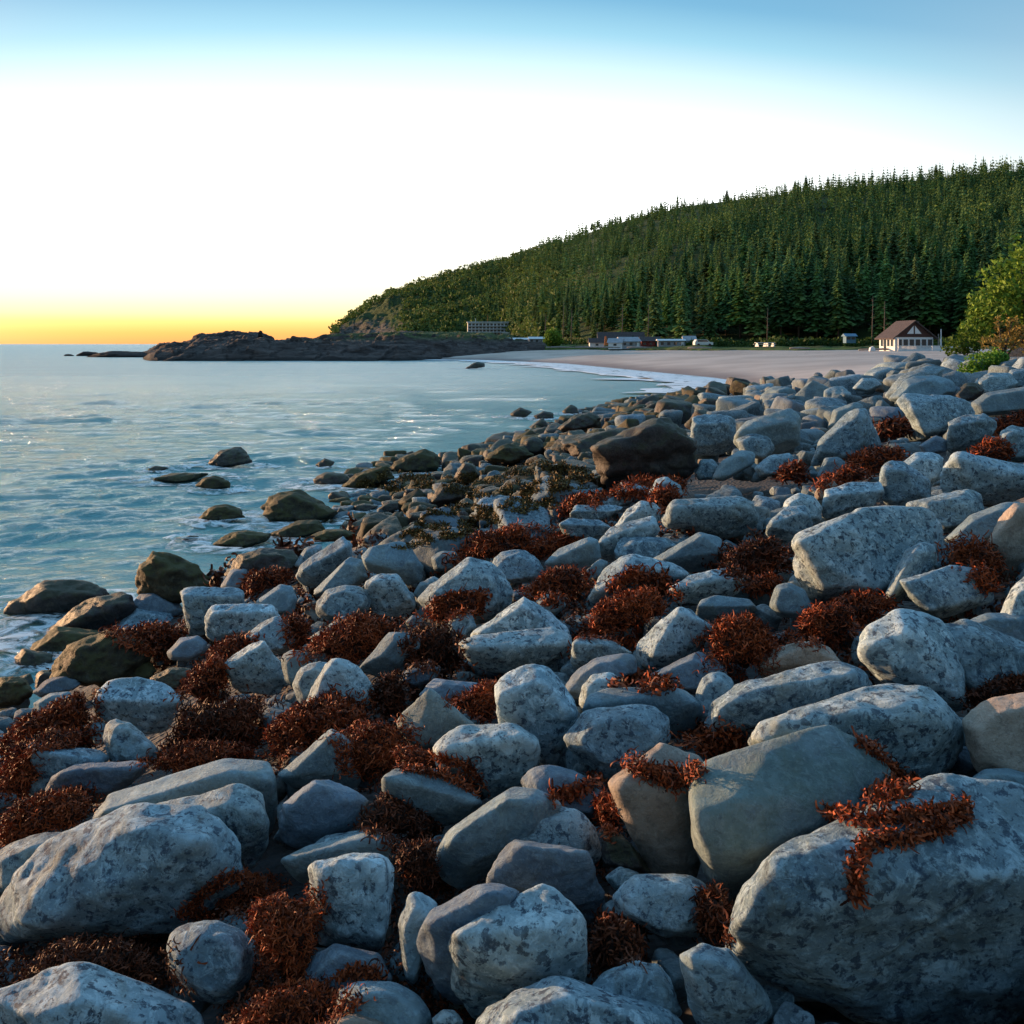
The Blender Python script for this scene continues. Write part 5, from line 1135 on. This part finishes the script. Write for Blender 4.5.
for px, lab in ((941, 'tall pale post close to the beach house gable'), (938.5, 'thin dark-tipped post beside the tall pale one')):
    tag(MB().tube([(0, 0, -.2), (0, 0, 3.6 if px == 941 else 2.8)], [.11, .08], 6).build('post', M['wood'] if px != 941 else M['white'], loc=((px - 512) / F * 151, 151, 2.4)), lab, 'post')
q = (868 - 512) / F * 152; tag(MB().prism([(-.45, 0, 0), (.45, 0, 0), (.4, 0, .5), (.1, 0, .8), (-.35, 0, .6)], 1, (0, .6, 0)).build('white_marker', M['white'], loc=(q, 150, 2.3)), 'small white marker block on the sand seaward of the beach house', 'marker')
b = MB().tube([(-4.2, 0, .15), (0, .2, .3), (4, 0, .15)], [.14, .17, .1], 7); tag(b.build('driftwood_log', M['wood'], loc=((881 - 512) / F * 153, 152, 2.35), smooth=True), 'long driftwood log lying before the beach house', 'log')
# hotel
hz_ = 8.6; hyy = 478
ht = empty('hotel', ((488 - 512) / F * hyy, hyy, hz_), math.radians(4), 'white flat-roofed four-storey hotel with rows of dark windows behind the headland', 'hotel')
Wd = 21.5; MB().quadbox(-Wd / 2, Wd / 2, 0, 9, -3, 6.3).build('wall', M['conc'], ht)
MB().quadbox(-Wd / 2 - .4, Wd / 2 + .4, -.5, 9.4, 6.305, 6.75).build('roof', M['white'], ht)
for fl in range(4):
    zb = -.35 + fl * 1.62; MB().quadbox(-Wd / 2, Wd / 2, -.75, -.01, zb - .22, zb + .1).build('balcony', M['white'], ht)
    for i in range(11):
        xx = -Wd / 2 + .45 + i * 1.92; MB().quadbox(xx, xx + 1.35, -.06, -.003, zb + .22, zb + 1.25).build('window', M['glass'], ht)
MB().quadbox(-.1, .1, 3, 3.2, 6.76, 10.5).build('mast', M['rust'], ht); MB().quadbox(-6.6, -6.4, 3, 3.2, 6.76, 8.6).build('mast', M['white'], ht)
an = empty('hotel_annex', ((514 - 512) / F * 470, 466, 7.2), 0, 'low white annex stepping down beside the hotel', 'building')
MB().quadbox(-6, 4.5, 0, 7, -2, 2.0).build('wall', M['conc'], an); MB().quadbox(-6.4, 4.9, -.4, 7.4, 2.01, 2.5).build('roof', M['white'], an)
for i in range(6): MB().quadbox(-5.5 + i * 1.7, -4.5 + i * 1.7, -.05, -.002, .3, 1.4).build('window', M['glass'], an)
an = empty('terrace_building', ((462 - 512) / F * 470, 468, 8.6), 0, 'long thin pale terrace wall on the seaward side of the hotel', 'building')
MB().quadbox(-6, 6, 0, 3, -2.5, .35).build('wall', M['greyr'], an); MB().quadbox(-6.2, 6.2, -.2, 3.2, .355, .6).build('coping', M['white'], an)
# cabins, sheds and odds and ends behind the sand
def cabin(px, Y, w, dp, hw, hr_, wall, roof, lab, name='cabin', rz=0, z=2.6, nw=3, cat='cabin'):
    e = empty(name, ((px - 512) / F * Y, Y, z), rz, lab, cat)
    MB().quadbox(-w / 2, w / 2, 0, dp, -.3, hw).build('wall', wall, e)
    b = MB().prism([(-w / 2 - .3, -.35, hw + .003), (-w / 2 - .3, dp + .35, hw + .003), (-w / 2 - .3, dp / 2, hr_)], 0, (w + .6, 0, 0)); b.build('roof', roof, e)
    for i in range(nw): x0 = -w / 2 + w * (i + .5) / nw - .35; MB().quadbox(x0, x0 + .7, -.05, -.002, hw * .4, hw * .8).build('window', M['glass'], e)
    MB().quadbox(w / 2 - .95, w / 2 - .3, -.06, -.003, 0.0, hw * .82).build('door', M['white'], e) if w > 3 else None
    return e
cabin(622, 228, 11.5, 6, 1.5, 4.0, M['brownw'], M['roofb'], 'long low cabin with a broad brown roof under the trees')
cabin(651, 218, 4.6, 4, 1.6, 2.7, M['redw'], M['roofb'], 'small red cabin next to the long brown-roofed one')
cabin(672, 214, 6.2, 3, 1.7, 2.1, M['greyr'], M['white'], 'white flat-roofed shelter between the red cabin and the grass', nw=4)
cabin(690, 219, 2.8, 2.5, 1.7, 2.9, M['greyr'], M['greyr'], 'small grey shed with a pitched roof behind the white shelter', nw=1)
cabin(631, 214, 4.8, 3.5, 1.5, 2.6, M['greyr'], M['greyr'], 'grey-roofed hut in front of the long brown cabin', rz=.3)
cabin(615, 213, 3.2, 2.6, 1.2, 2.3, M['conc'], M['greyr'], 'pale little hut at the seaward end of the grey-roofed hut', rz=-.3, nw=1)
cabin(597, 224, 3.6, 2.6, 1.2, 2.4, M['conc'], M['roofb'], 'pale tent-shaped hut near the leafless trunks', nw=1)
cabin(851, 188, 2.0, 1.8, 1.1, 1.7, M['blue'], M['blue'], 'small pale blue shed in the bushes seaward of the beach house', z=4.0, nw=2, cat='shed')
cabin(520, 300, 9, 4, 1.6, 2.2, M['conc'], M['white'], 'low pale building by the shore below the hotel annex', z=3.4, nw=5)
cabin(537, 285, 5, 4, 1.5, 2.2, M['greyr'], M['white'], 'small pale roofed building between the hotel annex and the round tree', z=3.6)
b = MB().prism([(0, 0, 0), (.9, 0, 0), (.6, 0, 2.2), (.3, 0, 2.2)], 1, (0, .3, 0)); tag(b.build('flag_stand', M['rust'], loc=((604 - 512) / F * 221, 221, 3.2)), 'orange upright figure-like stand near the pale huts', 'stand')
def table(px, Y, z, w, lab):
    e = empty('picnic_table', ((px - 512) / F * Y, Y, z), .2, lab, 'table'); MB().quadbox(-w / 2, w / 2, -.4, .4, .72, .80).build('table_top', M['conc'], e)
    for s in (-1, 1): MB().quadbox(-w / 2, w / 2, s * .75 - .12, s * .75 + .12, .42, .48).build('bench', M['conc'], e)
    for s in (-1, 1): MB().prism([(s * w * .35 - .05, -.8, 0), (s * w * .35 - .05, .8, 0), (s * w * .35 - .05, .3, .715), (s * w * .35 - .05, -.3, .715)], 0, (.1, 0, 0)).build('leg', M['conc'], e)
table(761, 176, 3.0, 2.4, 'pale picnic table on the grass behind the sand'); table(770, 177, 3.0, 1.8, 'smaller pale picnic table landward of the first one')
def van(px, Y, z, lab):
    e = empty('parked_car', ((px - 512) / F * Y, Y, z), .1, lab, 'car')
    MB().prism([(-2.1, -.85, .35), (2.1, -.85, .35), (2.1, -.85, .95), (1.3, -.85, 1.02), (.7, -.85, 1.55), (-1.7, -.85, 1.55), (-2.1, -.85, 1.0)], 1, (0, 1.7, 0)).build('body', M['white'], e)
    MB().prism([(-1.5, -.87, 1.05), (1.05, -.87, 1.05), (.62, -.87, 1.46), (-1.5, -.87, 1.46)], 1, (0, .015, 0)).build('window', M['glass'], e)
    for xx in (-1.3, 1.3):
        for yy in (-.9, .7): MB().tube([(xx, yy, .33), (xx, yy + .2, .33)], [.33, .33], 12).build('wheel', M['brownw'], e)
van(703, 203, 2.95, 'white car parked at the edge of the grass by the wood')
for px, Y, L, rz, lab in ((560, 224, 7, .05, 'driftwood log on the upper sand near the headland'), (585, 220, 5, -.1, 'driftwood log between the headland and the pale huts'), (640, 207, 6, .04, 'driftwood log in front of the red cabin'), (700, 189, 5, -.05, 'driftwood log on the tide line below the white car'), (610, 210, 5, .12, 'dark driftwood log before the grey huts'), (800, 172, 4, .1, 'driftwood log where sand meets the green bank')):
    o = MB().tube([(-L / 2, 0, .18), (0, .1, .26), (L / 2, 0, .16)], [.16, .2, .1], 7).build('driftwood_log', M['wood'], loc=((px - 512) / F * Y, Y, 2.5), smooth=True); o.rotation_euler = (0, 0, rz); tag(o, lab, 'log', 'driftwood along the beach')
